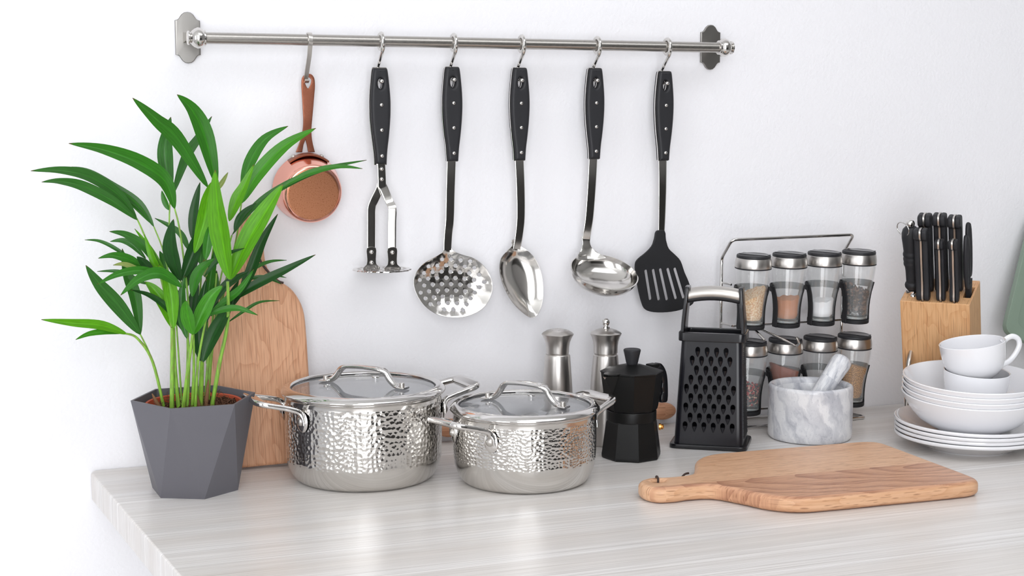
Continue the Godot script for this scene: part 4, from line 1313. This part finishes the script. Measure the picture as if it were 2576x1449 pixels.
# ---------------------------------------------------------------- box grater
func grater() -> void:
	var o := thing("box_grater", "black four-sided box grater with a steel topped handle", "grater", Vector3(0.9090, 0, 0.1660), Vector3(0, -35.2, 0))
	var b := V(0.0525, 0.0405)
	var t := V(0.0462, 0.0275)
	var h := 0.168
	# hollow tapered shell with rounded corners
	var g := G.new()
	var lev := [[0.004, 0.0, 0.0], [h, 1.0, 0.0], [h, 1.0, 0.0012], [0.004, 0.0, 0.0012]]
	var n := 0
	for l in lev:
		var hx = lerpf(b.x, t.x, l[1]) - l[2]
		var hz = lerpf(b.y, t.y, l[1]) - l[2]
		var sh = 0.002 * l[1]
		var ring := roundpoly([V(-hx, -hz), V(hx, -hz), V(hx, hz), V(-hx, hz)], 0.009, 5)
		n = ring.size()
		for q in ring:
			g.v(Vector3(q.x + sh, l[0], q.y))
	for i in 4:
		for k in n:
			if g.p[k].z > b.y - 0.0001 and g.p[(k + 1) % n].z > b.y - 0.0001:
				continue
			g.q(i * n + k, i * n + (k + 1) % n, ((i + 1) % 4) * n + (k + 1) % n, ((i + 1) % 4) * n + k)
	var body := part(o, "body", g.mesh(40), M.black_coat)
	# front panel with real openings, a raised lip under each
	var tilt := atan2(b.y - t.y, h)
	var lipg := G.new()
	for i in 9:
		var a := PI * i / 8.0
		for k in 7:
			var s := k / 6.0
			var w := 0.0037 * pow(1.0 - s, 0.7)
			lipg.v(Vector3(-cos(a) * w, 0.0012 - s * 0.0092, sin(a) * 0.0036 * (1.0 - s) + 0.0002))
	for i in 8:
		for k in 6:
			var c := i * 7 + k
			lipg.q(c, c + 1, c + 8, c + 7)
	var lip := lipg.mesh(70)
	var rows := [[0.1470, 4, 0.5], [0.1335, 5, 0.0], [0.1190, 4, 0.0], [0.1045, 5, -0.5], [0.0905, 6, 0.0], [0.0765, 5, 0.0], [0.0620, 6, 0.0], [0.0470, 5, 0.0], [0.0335, 6, 0.0]]
	var cuts := []
	for r in rows:
		var f: float = (r[0] - 0.004) / (h - 0.004)
		for k in r[1]:
			var x: float = (k - (r[1] - 1) / 2.0 + r[2] * 0.12) * 0.0142 + 0.002 * f
			cuts.append(ellipse2(V(x, r[0] + 0.0030), 0.0038, 0.0050, 12))
			part(body, "scoop", lip, M.black_coat, T(Vector3(x, r[0], lerpf(b.y, t.y, f)), Vector3(-rad_to_deg(tilt), 0, 0)))
	var panel := slab(dense([V(-b.x + 0.009, 0.004), V(b.x - 0.009, 0.004), V(t.x - 0.007, h), V(-t.x + 0.011, h)], 0.008), cuts, -0.0012, 0.0, 0.0)
	panel.warp(func(q): return Vector3(q.x, q.y, q.z + lerpf(b.y, t.y, (q.y - 0.004) / (h - 0.004))))
	part(body, "front_panel", panel.mesh(40), M.black_coat)
	# fine raised points on the side
	var rasp := G.new()
	for j in 46:
		var f2 := (j + 0.5) / 46.0
		for k in 12:
			var z := (k - 5.5) / 6.0 * (lerpf(b.y, t.y, f2) - 0.010) + (0.001 if j % 2 else -0.001)
			var at := Vector3(lerpf(b.x, t.x, f2) + 0.002 * f2, 0.016 + f2 * 0.138, z)
			var i0 := rasp.p.size()
			for q in [Vector3(0, -0.0011, 0), Vector3(0, 0.0007, 0.0011), Vector3(0, 0.0007, -0.0011), Vector3(0.0013, 0.0002, 0)]:
				rasp.v(at + q)
			rasp.t.append_array([i0, i0 + 1, i0 + 3, i0 + 1, i0 + 2, i0 + 3, i0 + 2, i0, i0 + 3])
	var ra := part(body, "rasp_points", rasp.mesh(10), M.black_coat)
	ra.set_meta("kind", "stuff")
	# foot, collar, handle
	part(o, "foot_rim", slab(rect2(0.118, 0.092, 0.012), [rect2(0.098, 0.074, 0.009)], 0.0003, 0.0075, 0.002, 2).xf(T(Vector3.ZERO, Vector3(-90, 0, 0))).mesh(40), M.black_gloss)
	part(o, "collar", slab(rect2(0.102, 0.064, 0.010), [rect2(0.086, 0.048, 0.006)], 0.163, 0.1765, 0.0015, 2).xf(T(Vector3(0.002, 0, 0), Vector3(-90, 0, 0))).mesh(40), M.black_gloss)
	for s in [-1, 1]:
		var x0 = 0.002 + 0.0455 * s
		var path := curve([Vector3(x0, 0.170, 0.0), Vector3(x0 - 0.0008 * s, 0.19, 0.0), Vector3(x0 - 0.003 * s, 0.215, 0), Vector3(x0 - 0.0048 * s, 0.2395, 0), Vector3(x0 - 0.0053 * s, 0.2440, 0)], 5)
		var sc2 := []
		for i in path.size():
			var f3 := float(i) / (path.size() - 1)
			sc2.append(V(lerpf(0.050, 0.024, pow(f3, 0.8)), 0.0068 if f3 < 0.95 else 0.0045))
		part(o, "upright", sweep(path, rect2(1, 1, 0.25), Vector3(1, 0, 0), sc2).mesh(45), M.black_gloss)
	var arc := []
	for i in 13:
		var u := i / 12.0 * 2.0 - 1.0
		arc.append(Vector3(0.002 + 0.0405 * u, 0.2345 - 0.0050 * u * u, 0))
	part(o, "grip", sweep(arc, ring2(0.0108, 20), Vector3.UP).mesh(60), M.satin)
	var arc2 := []
	for q in arc:
		arc2.append(q - Vector3(0, 0.0062, 0))
	part(o, "grip_underside", sweep(arc2, rect2(0.019, 0.010, 0.004), Vector3.UP).mesh(50), M.black_gloss)

# ---------------------------------------------------------------- spice rack
const JAR_H := 0.1135
func jar_radius(y: float) -> float:
	var t := y / 0.090
	if t < 0.0:
		return 0.0200
	return lerpf(0.0196, 0.0284, smoothstep(0.20, 1.0, t)) + 0.0006 * smoothstep(0.12, 0.0, t)
func spice_rack() -> void:
	var o := thing("spice_rack", "two-tier chrome wire spice rack with black plastic jar holders", "rack", Vector3(1.1135, 0, 0.03))
	var W := 0.1155
	for s in [-1, 1]:
		var x = W * s
		part(o, "side_wire", wire(fillet([Vector3(x, 0.272, 0.0), Vector3(x, 0.0035, 0.0), Vector3(x + 0.012 * s, 0.0030, 0.062), Vector3(x - 0.020 * s, 0.0030, 0.064)], 0.010, 5), 0.0026, 8).mesh(60), M.chrome)
		for y in [0.1655, 0.0245, 0.232]:
			part(o, "bracket_wire", wire([Vector3(x, y, 0), Vector3(x - 0.002 * s, y, 0.016), Vector3(x - 0.005 * s, y - 0.001, 0.030 if y < 0.2 else 0.024)], 0.0019, 8).mesh(60), M.chrome)
	part(o, "top_wire", wire(fillet([Vector3(-W, 0.262, 0), Vector3(-W, 0.273, 0.0), Vector3(-W + 0.001, 0.3045, 0.031), Vector3(W - 0.001, 0.3060, 0.031), Vector3(W, 0.273, 0.0), Vector3(W, 0.262, 0)], 0.009, 6), 0.0027, 8).mesh(60), M.chrome)
	part(o, "foot_wire", wire([Vector3(-W + 0.01, 0.0031, 0.0645), Vector3(W - 0.01, 0.0031, 0.0645)], 0.0027, 8).mesh(60), M.chrome)
	part(o, "foot_wire", wire([Vector3(-W, 0.0031, 0.0), Vector3(W, 0.0031, 0.0)], 0.0022, 8).mesh(60), M.chrome)
	for y in [0.1645, 0.0245]:
		part(o, "shelf_wire", wire([Vector3(-W + 0.005, y, 0.030), Vector3(W - 0.005, y, 0.030)], 0.0021, 8).mesh(60), M.chrome)
	# two loose hooks under the upper row
	part(o, "hook", wire(fillet([Vector3(-0.075, 0.1645, 0.032), Vector3(-0.049, 0.146, 0.094), Vector3(-0.041, 0.1390, 0.112), Vector3(-0.0395, 0.1450, 0.118), Vector3(-0.0440, 0.1545, 0.116)], 0.006, 5), 0.0020, 8).mesh(60), M.steel)
	part(o, "hook", wire(fillet([Vector3(-0.083, 0.1645, 0.032), Vector3(-0.090, 0.1610, 0.070), Vector3(-0.0850, 0.1480, 0.088)], 0.012, 5), 0.0020, 8).mesh(60), M.steel)
	# jars and their holders
	var pebble := func(c1, c2, c3): return noisetex(noise(FastNoiseLite.TYPE_CELLULAR, 0.06, 1, 3), 128, 128, [[0.1, 0.5, 0.9], [c1, c2, c3]])
	var grains := func(a: Color, b: Color, c: Color, f := 0.2) -> StandardMaterial3D:
		var m := tri_map(mat(Color.WHITE, 0.9, 0.0, 0.2), Vector3.ONE * 16.0)
		m.albedo_texture = noisetex(noise(FastNoiseLite.TYPE_SIMPLEX_SMOOTH, f, 3, 9), 256, 256, [[0.25, 0.5, 0.75], [a, b, c]])
		return m
	var fills := [
		[grains.call(rgb(206, 150, 100), rgb(232, 200, 156), rgb(240, 218, 184), 0.06), 0.050, 0.012, "pale breadcrumb-like seasoning"],
		[grains.call(rgb(176, 104, 58), rgb(196, 126, 76), rgb(214, 150, 102), 0.3), 0.040, 0.003, "orange brown ground spice"],
		[grains.call(rgb(234, 234, 236), rgb(244, 244, 246), rgb(250, 250, 252), 0.3), 0.034, 0.003, "white salt"],
		[null, 0.050, -0.010, "dark whole peppercorns"],
		[null, 0.040, -0.004, "mixed red and black peppercorns"],
		[grains.call(rgb(140, 66, 40), rgb(158, 80, 50), rgb(172, 96, 62), 0.3), 0.066, -0.007, "brick red ground spice"],
		[grains.call(rgb(60, 56, 52), rgb(96, 88, 80), rgb(130, 120, 108), 0.2), 0.012, 0.0, "very little dark spice"],
		[grains.call(rgb(118, 80, 38), rgb(184, 130, 66), rgb(216, 166, 98), 0.1), 0.062, -0.006, "yellow brown spice flakes"]]
	var places := ["nearest the grater", "second from the grater", "third from the grater", "nearest the knife block"]
	var glass := []
	for i in 13:
		var y := 0.0925 * i / 12.0
		glass.append(V(jar_radius(y), y))
	var shell := [V(0, 0.0), V(0.0165, 0.0), V(0.0192, 0.0012)]
	shell.append_array(glass.slice(1))
	var inside := [V(0, 0.007), V(0.0155, 0.0072)]
	for i in range(1, 13):
		var y2 := maxf(0.0082, 0.0925 * i / 12.0)
		inside.append(V(jar_radius(y2) - 0.0017, y2))
	inside.append(V(jar_radius(0.0925), 0.0925))
	var outer_m := lathe(shell, 40).mesh(60)
	var inner_m := lathe(inside, 40).mesh(60)
	var base_m := lathe([V(0, 0.0008), V(0.0160, 0.0008), V(0.0186, 0.0020), V(0.0190, 0.0052), V(0.0150, 0.0066), V(0, 0.0066)], 40).mesh(50)
	var band_m := lathe([V(0.0288, 0.0922), V(0.0293, 0.0935), V(0.0292, 0.0990), V(0.0284, 0.1045), V(0.0272, 0.1080), V(0, 0.1080)], 48).mesh(40)
	var gasket_m := lathe([V(0.0283, 0.0905), V(0.0292, 0.0908), V(0.0292, 0.0926), V(0.0283, 0.0928)], 48).mesh(40)
	var lid_m := lathe([V(0.0262, 0.1078), V(0.0271, 0.1084), V(0.0273, 0.1108), V(0.0266, 0.1124), V(0.0250, 0.1130), V(0, 0.1133)], 48).mesh(35)
	var flap_m := slab([V(-0.0095, -0.0235), V(0.0095, -0.0235), V(0.0095, 0.0235), V(-0.0095, 0.0235)], [], 0, 0.0009, 0.0004, 1).xf(T(Vector3.ZERO, Vector3(-90, 0, 0))).mesh(30)
	# holder parts
	var arms := []
	for s in [-1, 1]:
		var path := []
		for i in 9:
			var y3 := 0.062 * i / 8.0
			path.append(Vector3(s * (jar_radius(y3) + 0.0016 + 0.0016 * smoothstep(0.045, 0.062, y3)), y3 - 0.0015, 0))
		path.insert(0, Vector3(s * 0.0212, -0.0065, 0))
		arms.append(sweep(path, rect2(0.0024, 0.0125, 0.0008), Vector3(0, 0, 1)).mesh(50))
	var arc := []
	for k in 19:
		var a := PI + PI * k / 18.0
		arc.append(Vector3(cos(a) * 0.0282, 0.0565, sin(a) * 0.0282))
	var band_arc := sweep(arc, rect2(0.0020, 0.0115, 0.0007), Vector3.UP).mesh(50)
	var ring_m := slab(ellipse2(Vector2.ZERO, 0.0222, 0.0222, 40), [ellipse2(Vector2.ZERO, 0.0120, 0.0120, 24)], -0.0065, -0.0004, 0.0010, 1).xf(T(Vector3.ZERO, Vector3(-90, 0, 0))).mesh(40)
	var rnd := RandomNumberGenerator.new()
	rnd.seed = 11
	for row in 2:
		for i in 4:
			var n := row * 4 + i
			var at := Vector3(1.0225 + 0.0657 * i, 0.1695, 0.0840) if row == 0 else Vector3(1.0215 + 0.0657 * i, 0.0300, 0.0790)
			var xf := T(at, Vector3(3.0, 0, 0))
			var hd := Node3D.new()
			hd.name = "jar_holder" if n == 0 else "jar_holder_%03d" % n
			o.add_child(hd)
			hd.transform = o.transform.affine_inverse() * xf
			part(hd, "arm", arms[0], M.black_nylon)
			part(hd, "arm", arms[1], M.black_nylon)
			part(hd, "back_band", band_arc, M.black_nylon)
			part(hd, "base_ring", ring_m, M.black_nylon)
			part(hd, "clip", box(Vector3(0.010, 0.008, 0.024), 0.001).mesh(), M.black_nylon, T(Vector3(0, -0.0040, -0.0230)))
			var j := thing("spice_jar", "spice jar", "jar", at, Vector3(3.0, 0, 0), "spice jars in the wire rack")
			var lb: String = ["jar of %s, upper rack row, %s", "jar of %s, lower rack row, %s"][row] % [fills[n][3], places[i]]
			j.set_meta("label", lb)
			var gp := part(j, "glass", outer_m, M.glass)
			part(gp, "inner_wall", inner_m, M.glass)
			part(gp, "glass_base", base_m, M.jar_base)
			part(j, "gasket", gasket_m, M.black_grip)
			part(j, "steel_collar", band_m, M.satin_up)
			var lid := part(j, "lid", lid_m, M.black_grip)
			part(lid, "flap", flap_m, M.black_gloss, T(Vector3(0.002, 0.1130, 0), Vector3(0, 38.0, 0)))
			var top: float = fills[n][1]
			var tilt: float = fills[n][2]
			if fills[n][0] != null:
				var pr := [V(0, 0.0076), V(0.0145, 0.0078)]
				for k in range(1, 9):
					var y4 := lerpf(0.0088, top, k / 8.0)
					pr.append(V(jar_radius(y4) - 0.0022, y4))
				pr.append(V(jar_radius(top) * 0.6, top))
				pr.append(V(0, top))
				var fg := lathe(pr, 40)
				fg.warp(func(q): return Vector3(q.x, q.y + (tilt * q.x / 0.022 + 0.0012 * sin(q.x * 420.0) * cos(q.z * 350.0)) * smoothstep(0.5, 1.0, q.y / top), q.z))
				part(j, "spice", fg.mesh(50), fills[n][0])
			else:
				var pc := G.new()
				var cols := []
				for k in 820:
					var yy := 0.0088 + (top - 0.006) * pow(rnd.randf(), 0.9)
					var a := rnd.randf() * TAU
					var rr := (jar_radius(yy) - 0.0040) * (1.0 if k % 4 else sqrt(rnd.randf()))
					var y5 := yy + tilt * cos(a) * rr / 0.022 * smoothstep(0.4, 1.0, yy / top)
					cols.append([Vector3(cos(a) * rr, y5, sin(a) * rr), rnd.randf()])
				peppercorns(j, cols, n == 4)
func peppercorns(j: Node3D, at, mixed: bool) -> void:
	var sets := [[], [], []]
	for q in at:
		var k := 0
		if mixed:
			k = 1 if q[1] < 0.30 else (2 if q[1] < 0.42 else 0)
		elif q[1] < 0.3:
			k = 2
		sets[k].append(q[0])
	var ms := [mat(rgb(46, 34, 30), 0.9, 0.0, 0.1), mat(rgb(178, 42, 40), 0.5), mat(rgb(222, 184, 158), 0.7) if mixed else mat(rgb(112, 78, 60), 0.8)]
	var names := ["peppercorns", "red_peppercorns", "pale_peppercorns"]
	for k in 3:
		if sets[k].is_empty():
			continue
		var g := G.new()
		for c in sets[k]:
			g.join(lathe([V(0, -0.0021), V(0.0015, -0.0015), V(0.0021, 0), V(0.0015, 0.0015), V(0, 0.0021)], 6, false).xf(T(c)))
		var p := part(j, names[k], g.mesh(70), ms[k])
		p.set_meta("kind", "stuff")

func mortar() -> void:
	var o := thing("mortar", "grey veined white marble mortar standing between grater and plates", "mortar", Vector3(1.0785, 0, 0.1762))
	part(o, "body", lathe([V(0, 0.0004), V(0.0585, 0.0004), V(0.0625, 0.0012), V(0.0648, 0.0045), V(0.0653, 0.010), V(0.0654, 0.079), V(0.0650, 0.0822), V(0.0636, 0.0843), V(0.0615, 0.0852), V(0.0590, 0.0848), V(0.0562, 0.0832), V(0.0545, 0.079), V(0.0530, 0.062), V(0.0480, 0.036), V(0.0360, 0.020), V(0, 0.0145)], 96).mesh(40), M.marble)
	var p := thing("pestle", "rounded white marble pestle leaning in the mortar", "pestle", Vector3(1.0625, 0.0245, 0.176), Vector3(-3, 0, -39.5))
	part(p, "body", lathe([V(0, 0), V(0.007, 0.0008), V(0.0130, 0.0045), V(0.0160, 0.011), V(0.0164, 0.02), V(0.0154, 0.045), V(0.0152, 0.08), V(0.0163, 0.108), V(0.0165, 0.115), V(0.0153, 0.1215), V(0.0115, 0.1255), V(0.005, 0.1274), V(0, 0.1278)], 48).mesh(50), M.marble)

# ---------------------------------------------------------------- knife block
func knife_block() -> void:
	var w := Vector3(cos(deg_to_rad(48.0)), 0, sin(deg_to_rad(48.0)))
	var n := Vector3(-w.z, 0, w.x)
	var a := n * sin(deg_to_rad(18.0)) + Vector3.UP * cos(deg_to_rad(18.0))
	var f := w.cross(a)
	var at := Vector3(1.2845, 0.0292, 0.1355)
	var o := thing("knife_block", "slanted light wooden knife block on steel legs behind the bowls", "knife block", at)
	o.basis = Basis(w, a, f)
	var slots := [rect2(0.004, 0.020, 0.001), rect2(0.004, 0.020, 0.001)]
	var cut := func(x, z, lx, lz): return [V(x - lx, z - lz), V(x + lx, z - lz), V(x + lx, z + lz), V(x - lx, z + lz)]
	# section seen from above (x, -z), hollow slots open on top
	var holes := []
	for q in [[0.0345, 0.012], [0.0624, 0.0140], [0.0837, 0.0125], [0.0360, 0.047], [0.0580, 0.050], [0.0800, 0.053]]:
		holes.append(dense(cut.call(q[0], q[1], 0.0016, 0.0095), 0.004))
	holes.append(dense(cut.call(0.0985, 0.047, 0.0060, 0.021), 0.004))
	holes.append(ellipse2(V(0.0136, 0.033), 0.0052, 0.0052, 16))
	var body := slab(dense(roundpoly([V(0, 0), V(0.108, 0), V(0.108, 0.094), V(0, 0.094)], 0.0015, 2), 0.006), holes, 0.0, 0.188, 0.0008, 1).xf(T(Vector3.ZERO, Vector3(-90, 0, 0)))
	part(o, "body", body.mesh(35), M.wood_block_up)
	var inv := o.transform.affine_inverse()
	for x in [0.014, 0.094]:
		var p0 := Vector3(x, 0.098, -0.002)
		var p1 := Vector3(x, 0.088, 0.017)
		var wp := o.transform * p1
		var foot := inv * Vector3(wp.x + n.x * 0.004, 0.004, wp.z + n.z * 0.004)
		part(o, "leg", wire(fillet([p0, p1, foot], 0.008, 5), 0.0038, 12).mesh(60), M.satin)
	# knives: handle edge-on to the viewer with the tang showing; [x, z, handle length, half width, half depth, label]
	var list := [[0.0352, 0.0095, 0.122, 0.0104, 0.0088, "black-handled steak knife with the widest handle in the front row of the block"],
		[0.0625, 0.0115, 0.104, 0.0070, 0.0082, "small black-handled paring knife in the middle of the front row"],
		[0.0835, 0.0100, 0.105, 0.0070, 0.0082, "small black-handled paring knife of the front row nearest the scissors"],
		[0.0340, 0.0470, 0.132, 0.0100, 0.0105, "tall black-handled knife behind the sharpening steel in the back row"],
		[0.0563, 0.0500, 0.132, 0.0100, 0.0105, "tall black-handled knife in the middle of the back row"],
		[0.0788, 0.0530, 0.128, 0.0100, 0.0105, "tall black-handled knife of the back row nearest the scissors"]]
	for q in list:
		var k := thing("kitchen_knife", q[5], "knife", Vector3.ZERO, Vector3.ZERO, "black-handled knives in the block")
		k.transform = o.transform * T(Vector3(q[0], 0.1885, -q[1]))
		knife(k, q[2], q[3], q[4])
	# scissors
	var sc := thing("kitchen_scissors", "black-handled kitchen scissors in the end slot of the block", "scissors", Vector3.ZERO)
	sc.transform = o.transform * T(Vector3(0.0985, 0.1885, -0.047))
	for s in [-1, 1]:
		var lp := []
		for i in 25:
			var t := TAU * i / 24.0
			lp.append(Vector3(0.0004 * s, 0.062 + 0.043 * cos(t) - 0.006 * s, 0.0115 * s + 0.0095 * sin(t)))
		part(sc, "finger_loop", sweep(lp.slice(0, 24), ellipse2(Vector2.ZERO, 0.0042, 0.0038, 10), Vector3(1, 0, 0), null, true).mesh(60), M.black_grip)
		part(sc, "shank", sweep(curve([Vector3(0.001 * s, -0.02, 0.003 * s), Vector3(0.0005 * s, 0.0, 0.004 * s), Vector3(0.0004 * s, 0.020, 0.0095 * s)], 4), rect2(0.0075, 0.009, 0.002), Vector3(1, 0, 0)).mesh(50), M.black_grip)
	part(sc, "blade", slab([V(-0.008, 0), V(0.008, 0), V(0.003, -0.10), V(-0.003, -0.10)], [], -0.0015, 0.0015).xf(T(Vector3(0, -0.01, 0), Vector3(0, 90, 0))).mesh(), M.steel)
	# sharpening steel
	var st := thing("sharpening_steel", "sharpening steel with ringed black handle and chrome ball in the corner of the block", "sharpening steel", Vector3.ZERO)
	st.transform = o.transform * T(Vector3(0.0136, 0.1885, -0.033))
	part(st, "handle", lathe([V(0.0060, 0.0075), V(0.0100, 0.0085), V(0.0118, 0.0115), V(0.0122, 0.0150), V(0.0112, 0.0182), V(0.0098, 0.0200), V(0.0098, 0.0260), V(0.0102, 0.0400), V(0.0110, 0.0470), V(0.0125, 0.0500), V(0.0128, 0.0530), V(0.0122, 0.0552), V(0.0126, 0.0570), V(0.0130, 0.0600), V(0.0126, 0.0625), V(0.0122, 0.0640), V(0.0131, 0.0665), V(0.0132, 0.0690), V(0.0122, 0.0720), V(0.0120, 0.0740), V(0.0130, 0.0860), V(0.0140, 0.0960), V(0.0138, 0.1040), V(0.0118, 0.1105), V(0.0080, 0.1145), V(0, 0.1155)], 40).mesh(35), M.black_grip)
	part(st, "guard", lathe([V(0.004, -0.004), V(0.0098, -0.002), V(0.0112, 0.002), V(0.0104, 0.0062), V(0.0070, 0.0085)], 32).mesh(40), M.chrome)
	part(st, "guard_ball", ball(0.0050), M.chrome, T(Vector3(0.0030, -0.0010, 0.0115)))
	part(st, "rod", lathe([V(0.0042, -0.12), V(0.0042, 0.0)], 12).mesh(60), M.satin)
	part(st, "ball_end", ball(0.0074), M.chrome, T(Vector3(0, 0.1195, 0)))
	var rg := []
	for i in 28:
		var t2 := TAU * i / 28.0
		rg.append(Vector3(-0.0098 + 0.0110 * cos(t2), 0.1130 + 0.0110 * sin(t2), 0.008 * cos(t2) + 0.007))
	part(st, "ring", wire(rg, 0.0009, 8, true).mesh(60), M.chrome)
func knife(k: Node3D, h: float, hx: float, hz: float) -> void:
	# side outline in (depth, height); the pommel hooks toward the viewer's side
	var pts := [V(-hz * 0.55, 0.0), V(hz * 0.55, 0.0), V(hz * 0.95, h * 0.06), V(hz * 0.80, h * 0.14), V(hz * 0.60, h * 0.30), V(hz * 0.68, h * 0.55), V(hz * 0.56, h * 0.80), V(hz * 0.70, h * 0.85), V(hz * 1.18, h * 0.88), V(hz * 1.22, h * 0.955), V(hz * 0.95, h * 0.995), V(hz * 0.2, h), V(-hz * 0.8, h * 0.985), V(-hz * 1.05, h * 0.90), V(-hz * 0.95, h * 0.6), V(-hz * 0.85, h * 0.3), V(-hz * 0.95, h * 0.08)]
	var out := loop2(pts, 3)
	var tang := inset(out if area2(out) > 0.0 else out, -0.0004)
	part(k, "tang", slab(tang, [], -0.0014, 0.0014).xf(T(Vector3.ZERO, Vector3(0, -90, 0))).mesh(30), M.satin)
	for s in [-1, 1]:
		var z0: float = 0.0014 if s > 0 else -hx
		var z1: float = hx if s > 0 else -0.0014
		part(k, "grip", slab(out, [], z0, z1, 0.0030, 3).xf(T(Vector3.ZERO, Vector3(0, -90, 0))).mesh(45), M.black_grip)
	part(k, "blade", slab([V(-0.007, 0.0), V(0.007, 0.0), V(0.006, -0.11), V(-0.004, -0.12)], [], -0.0009, 0.0009).xf(T(Vector3.ZERO, Vector3(0, -90, 0))).mesh(), M.steel)

# ---------------------------------------------------------------- crockery
func crockery() -> void:
	var c := Vector3(1.2655, 0, 0.3245)
	var order := ["lowest", "second from the bottom", "third from the bottom", "topmost"]
	var r := 0.1110
	var pm := lathe([V(0, 0.0022), V(0.060, 0.0022), V(0.0615, 0.0002), V(0.0635, 0.0002), V(0.0655, 0.0028), V(0.080, 0.0086), V(0.098, 0.0160), V(r - 0.0022, 0.0194), V(r - 0.0005, 0.0208), V(r, 0.0230), V(r - 0.0006, 0.0248), V(r - 0.0020, 0.0252), V(0.097, 0.0214), V(0.080, 0.0136), V(0.066, 0.0076), V(0.058, 0.0060), V(0, 0.0056)], 96).mesh(38)
	for i in 4:
		var p := thing("dinner_plate", "white porcelain plate, %s of the four stacked plates" % order[i], "plate", c + Vector3(0.0008 * sin(i * 2.0), 0.0068 * i, 0.0008 * cos(i * 3.0)), Vector3(0.9 * i * 0.5, 0, 0), "stacked white plates")
		part(p, "body", pm, M.porcelain)
	var rb := 0.1025
	var bm := lathe([V(0, 0.0022), V(0.046, 0.0022), V(0.0475, 0.0002), V(0.0495, 0.0002), V(0.0510, 0.0030), V(0.0660, 0.0085), V(0.0790, 0.0180), V(0.0900, 0.0310), V(0.0985, 0.0455), V(rb - 0.0004, 0.0540), V(rb + 0.0002, 0.0553), V(rb - 0.0006, 0.0564), V(rb - 0.0022, 0.0564), V(0.0952, 0.0460), V(0.0875, 0.0322), V(0.0765, 0.0200), V(0.0640, 0.0112), V(0.0500, 0.0062), V(0, 0.0050)], 96).mesh(38)
	var bt := Vector3(4.6, -20, 0)
	var bs := Basis.from_euler(Vector3(deg_to_rad(4.6), deg_to_rad(-20.0), 0))
	for i in 4:
		var b := thing("soup_bowl", "white porcelain bowl, %s of the four nested bowls" % order[i], "bowl", c + Vector3(0, 0.0300, 0.0) + Vector3(0.0, 0.0082 * i, 0.0006 * i), bt, "nested white bowls")
		part(b, "body", bm, M.porcelain)
	# cups stacked in the top bowl
	var cup := func(called: String, label: String) -> Node3D:
		var o := thing(called, label, "cup", Vector3.ZERO, Vector3.ZERO, "white cups in the top bowl")
		var rc := 0.0490
		part(o, "body", lathe([V(0, 0.0016), V(0.0220, 0.0016), V(0.0228, 0.0002), V(0.0250, 0.0002), V(0.0270, 0.0030), V(0.0350, 0.0080), V(0.0410, 0.0160), V(0.0450, 0.0270), V(0.0475, 0.0400), V(rc - 0.0002, 0.0540), V(rc, 0.0570), V(rc - 0.0008, 0.0576), V(rc - 0.0022, 0.0565), V(0.0452, 0.0400), V(0.0425, 0.0272), V(0.0385, 0.0172), V(0.0320, 0.0090), V(0.0220, 0.0052), V(0, 0.0046)], 72).mesh(40), M.porcelain)
		var hp := curve([Vector3(0.0470, 0.0480, 0), Vector3(0.0540, 0.0530, 0), Vector3(0.0640, 0.0555, 0), Vector3(0.0725, 0.0500, 0), Vector3(0.0735, 0.0400, 0), Vector3(0.0670, 0.0290, 0), Vector3(0.0560, 0.0190, 0), Vector3(0.0440, 0.0145, 0), Vector3(0.0400, 0.0140, 0)], 5)
		var sc := []
		for i in hp.size():
			var t := float(i) / (hp.size() - 1)
			sc.append(1.0 + 0.5 * smoothstep(0.12, 0.0, t) + 0.4 * smoothstep(0.88, 1.0, t))
		part(o, "handle", sweep(hp, ellipse2(Vector2.ZERO, 0.0042, 0.0034, 12), Vector3(0, 0, 1), sc).mesh(60), M.porcelain)
		return o
	var c1: Node3D = cup.call("teacup", "white porcelain cup standing in the top bowl under the tilted cup")
	c1.transform = Transform3D(Basis(Vector3(1, 0, 0), deg_to_rad(4.6)) * Basis(Vector3(0, 1, 0), deg_to_rad(30.0)), c + Vector3(0.0085, 0.0605, -0.001))
	var c2: Node3D = cup.call("teacup", "tilted white porcelain cup resting in the lower cup")
	c2.transform = Transform3D(Basis(Vector3(0, 1, 0), deg_to_rad(-14.0)) * Basis(Vector3(0, 0, 1), deg_to_rad(8.5)) * Basis(Vector3(1, 0, 0), deg_to_rad(1.0)), c + Vector3(0.0095, 0.1050, 0.0))

func green_tray() -> void:
	var o := thing("green_tray", "sage green tray leaning against the wall behind the cups", "tray", Vector3(1.706, 0.0, 0.075))
	var g := slab(roundpoly([V(-0.15, -0.12), V(0.15, -0.12), V(0.15, 0.12), V(-0.15, 0.12)], 0.02, 5), [], -0.003, 0.003, 0.0015, 2)
	var b := Basis(Vector3(1, 0, 0), deg_to_rad(-16.0)) * Basis(Vector3(0, 0, 1), deg_to_rad(-26.0))
	part(o, "plate", g.mesh(40), M.green, Transform3D(b, Vector3(0.0, 0.172, -0.002)))
	var ring := slab(roundpoly([V(-0.152, -0.122), V(0.152, -0.122), V(0.152, 0.122), V(-0.152, 0.122)], 0.02, 5), [roundpoly([V(-0.13, -0.10), V(0.13, -0.10), V(0.13, 0.10), V(-0.13, 0.10)], 0.014, 5)], -0.003, 0.009, 0.002, 2)
	part(o, "raised_rim", ring.mesh(40), M.green, Transform3D(b, Vector3(0.0, 0.172, -0.002)))
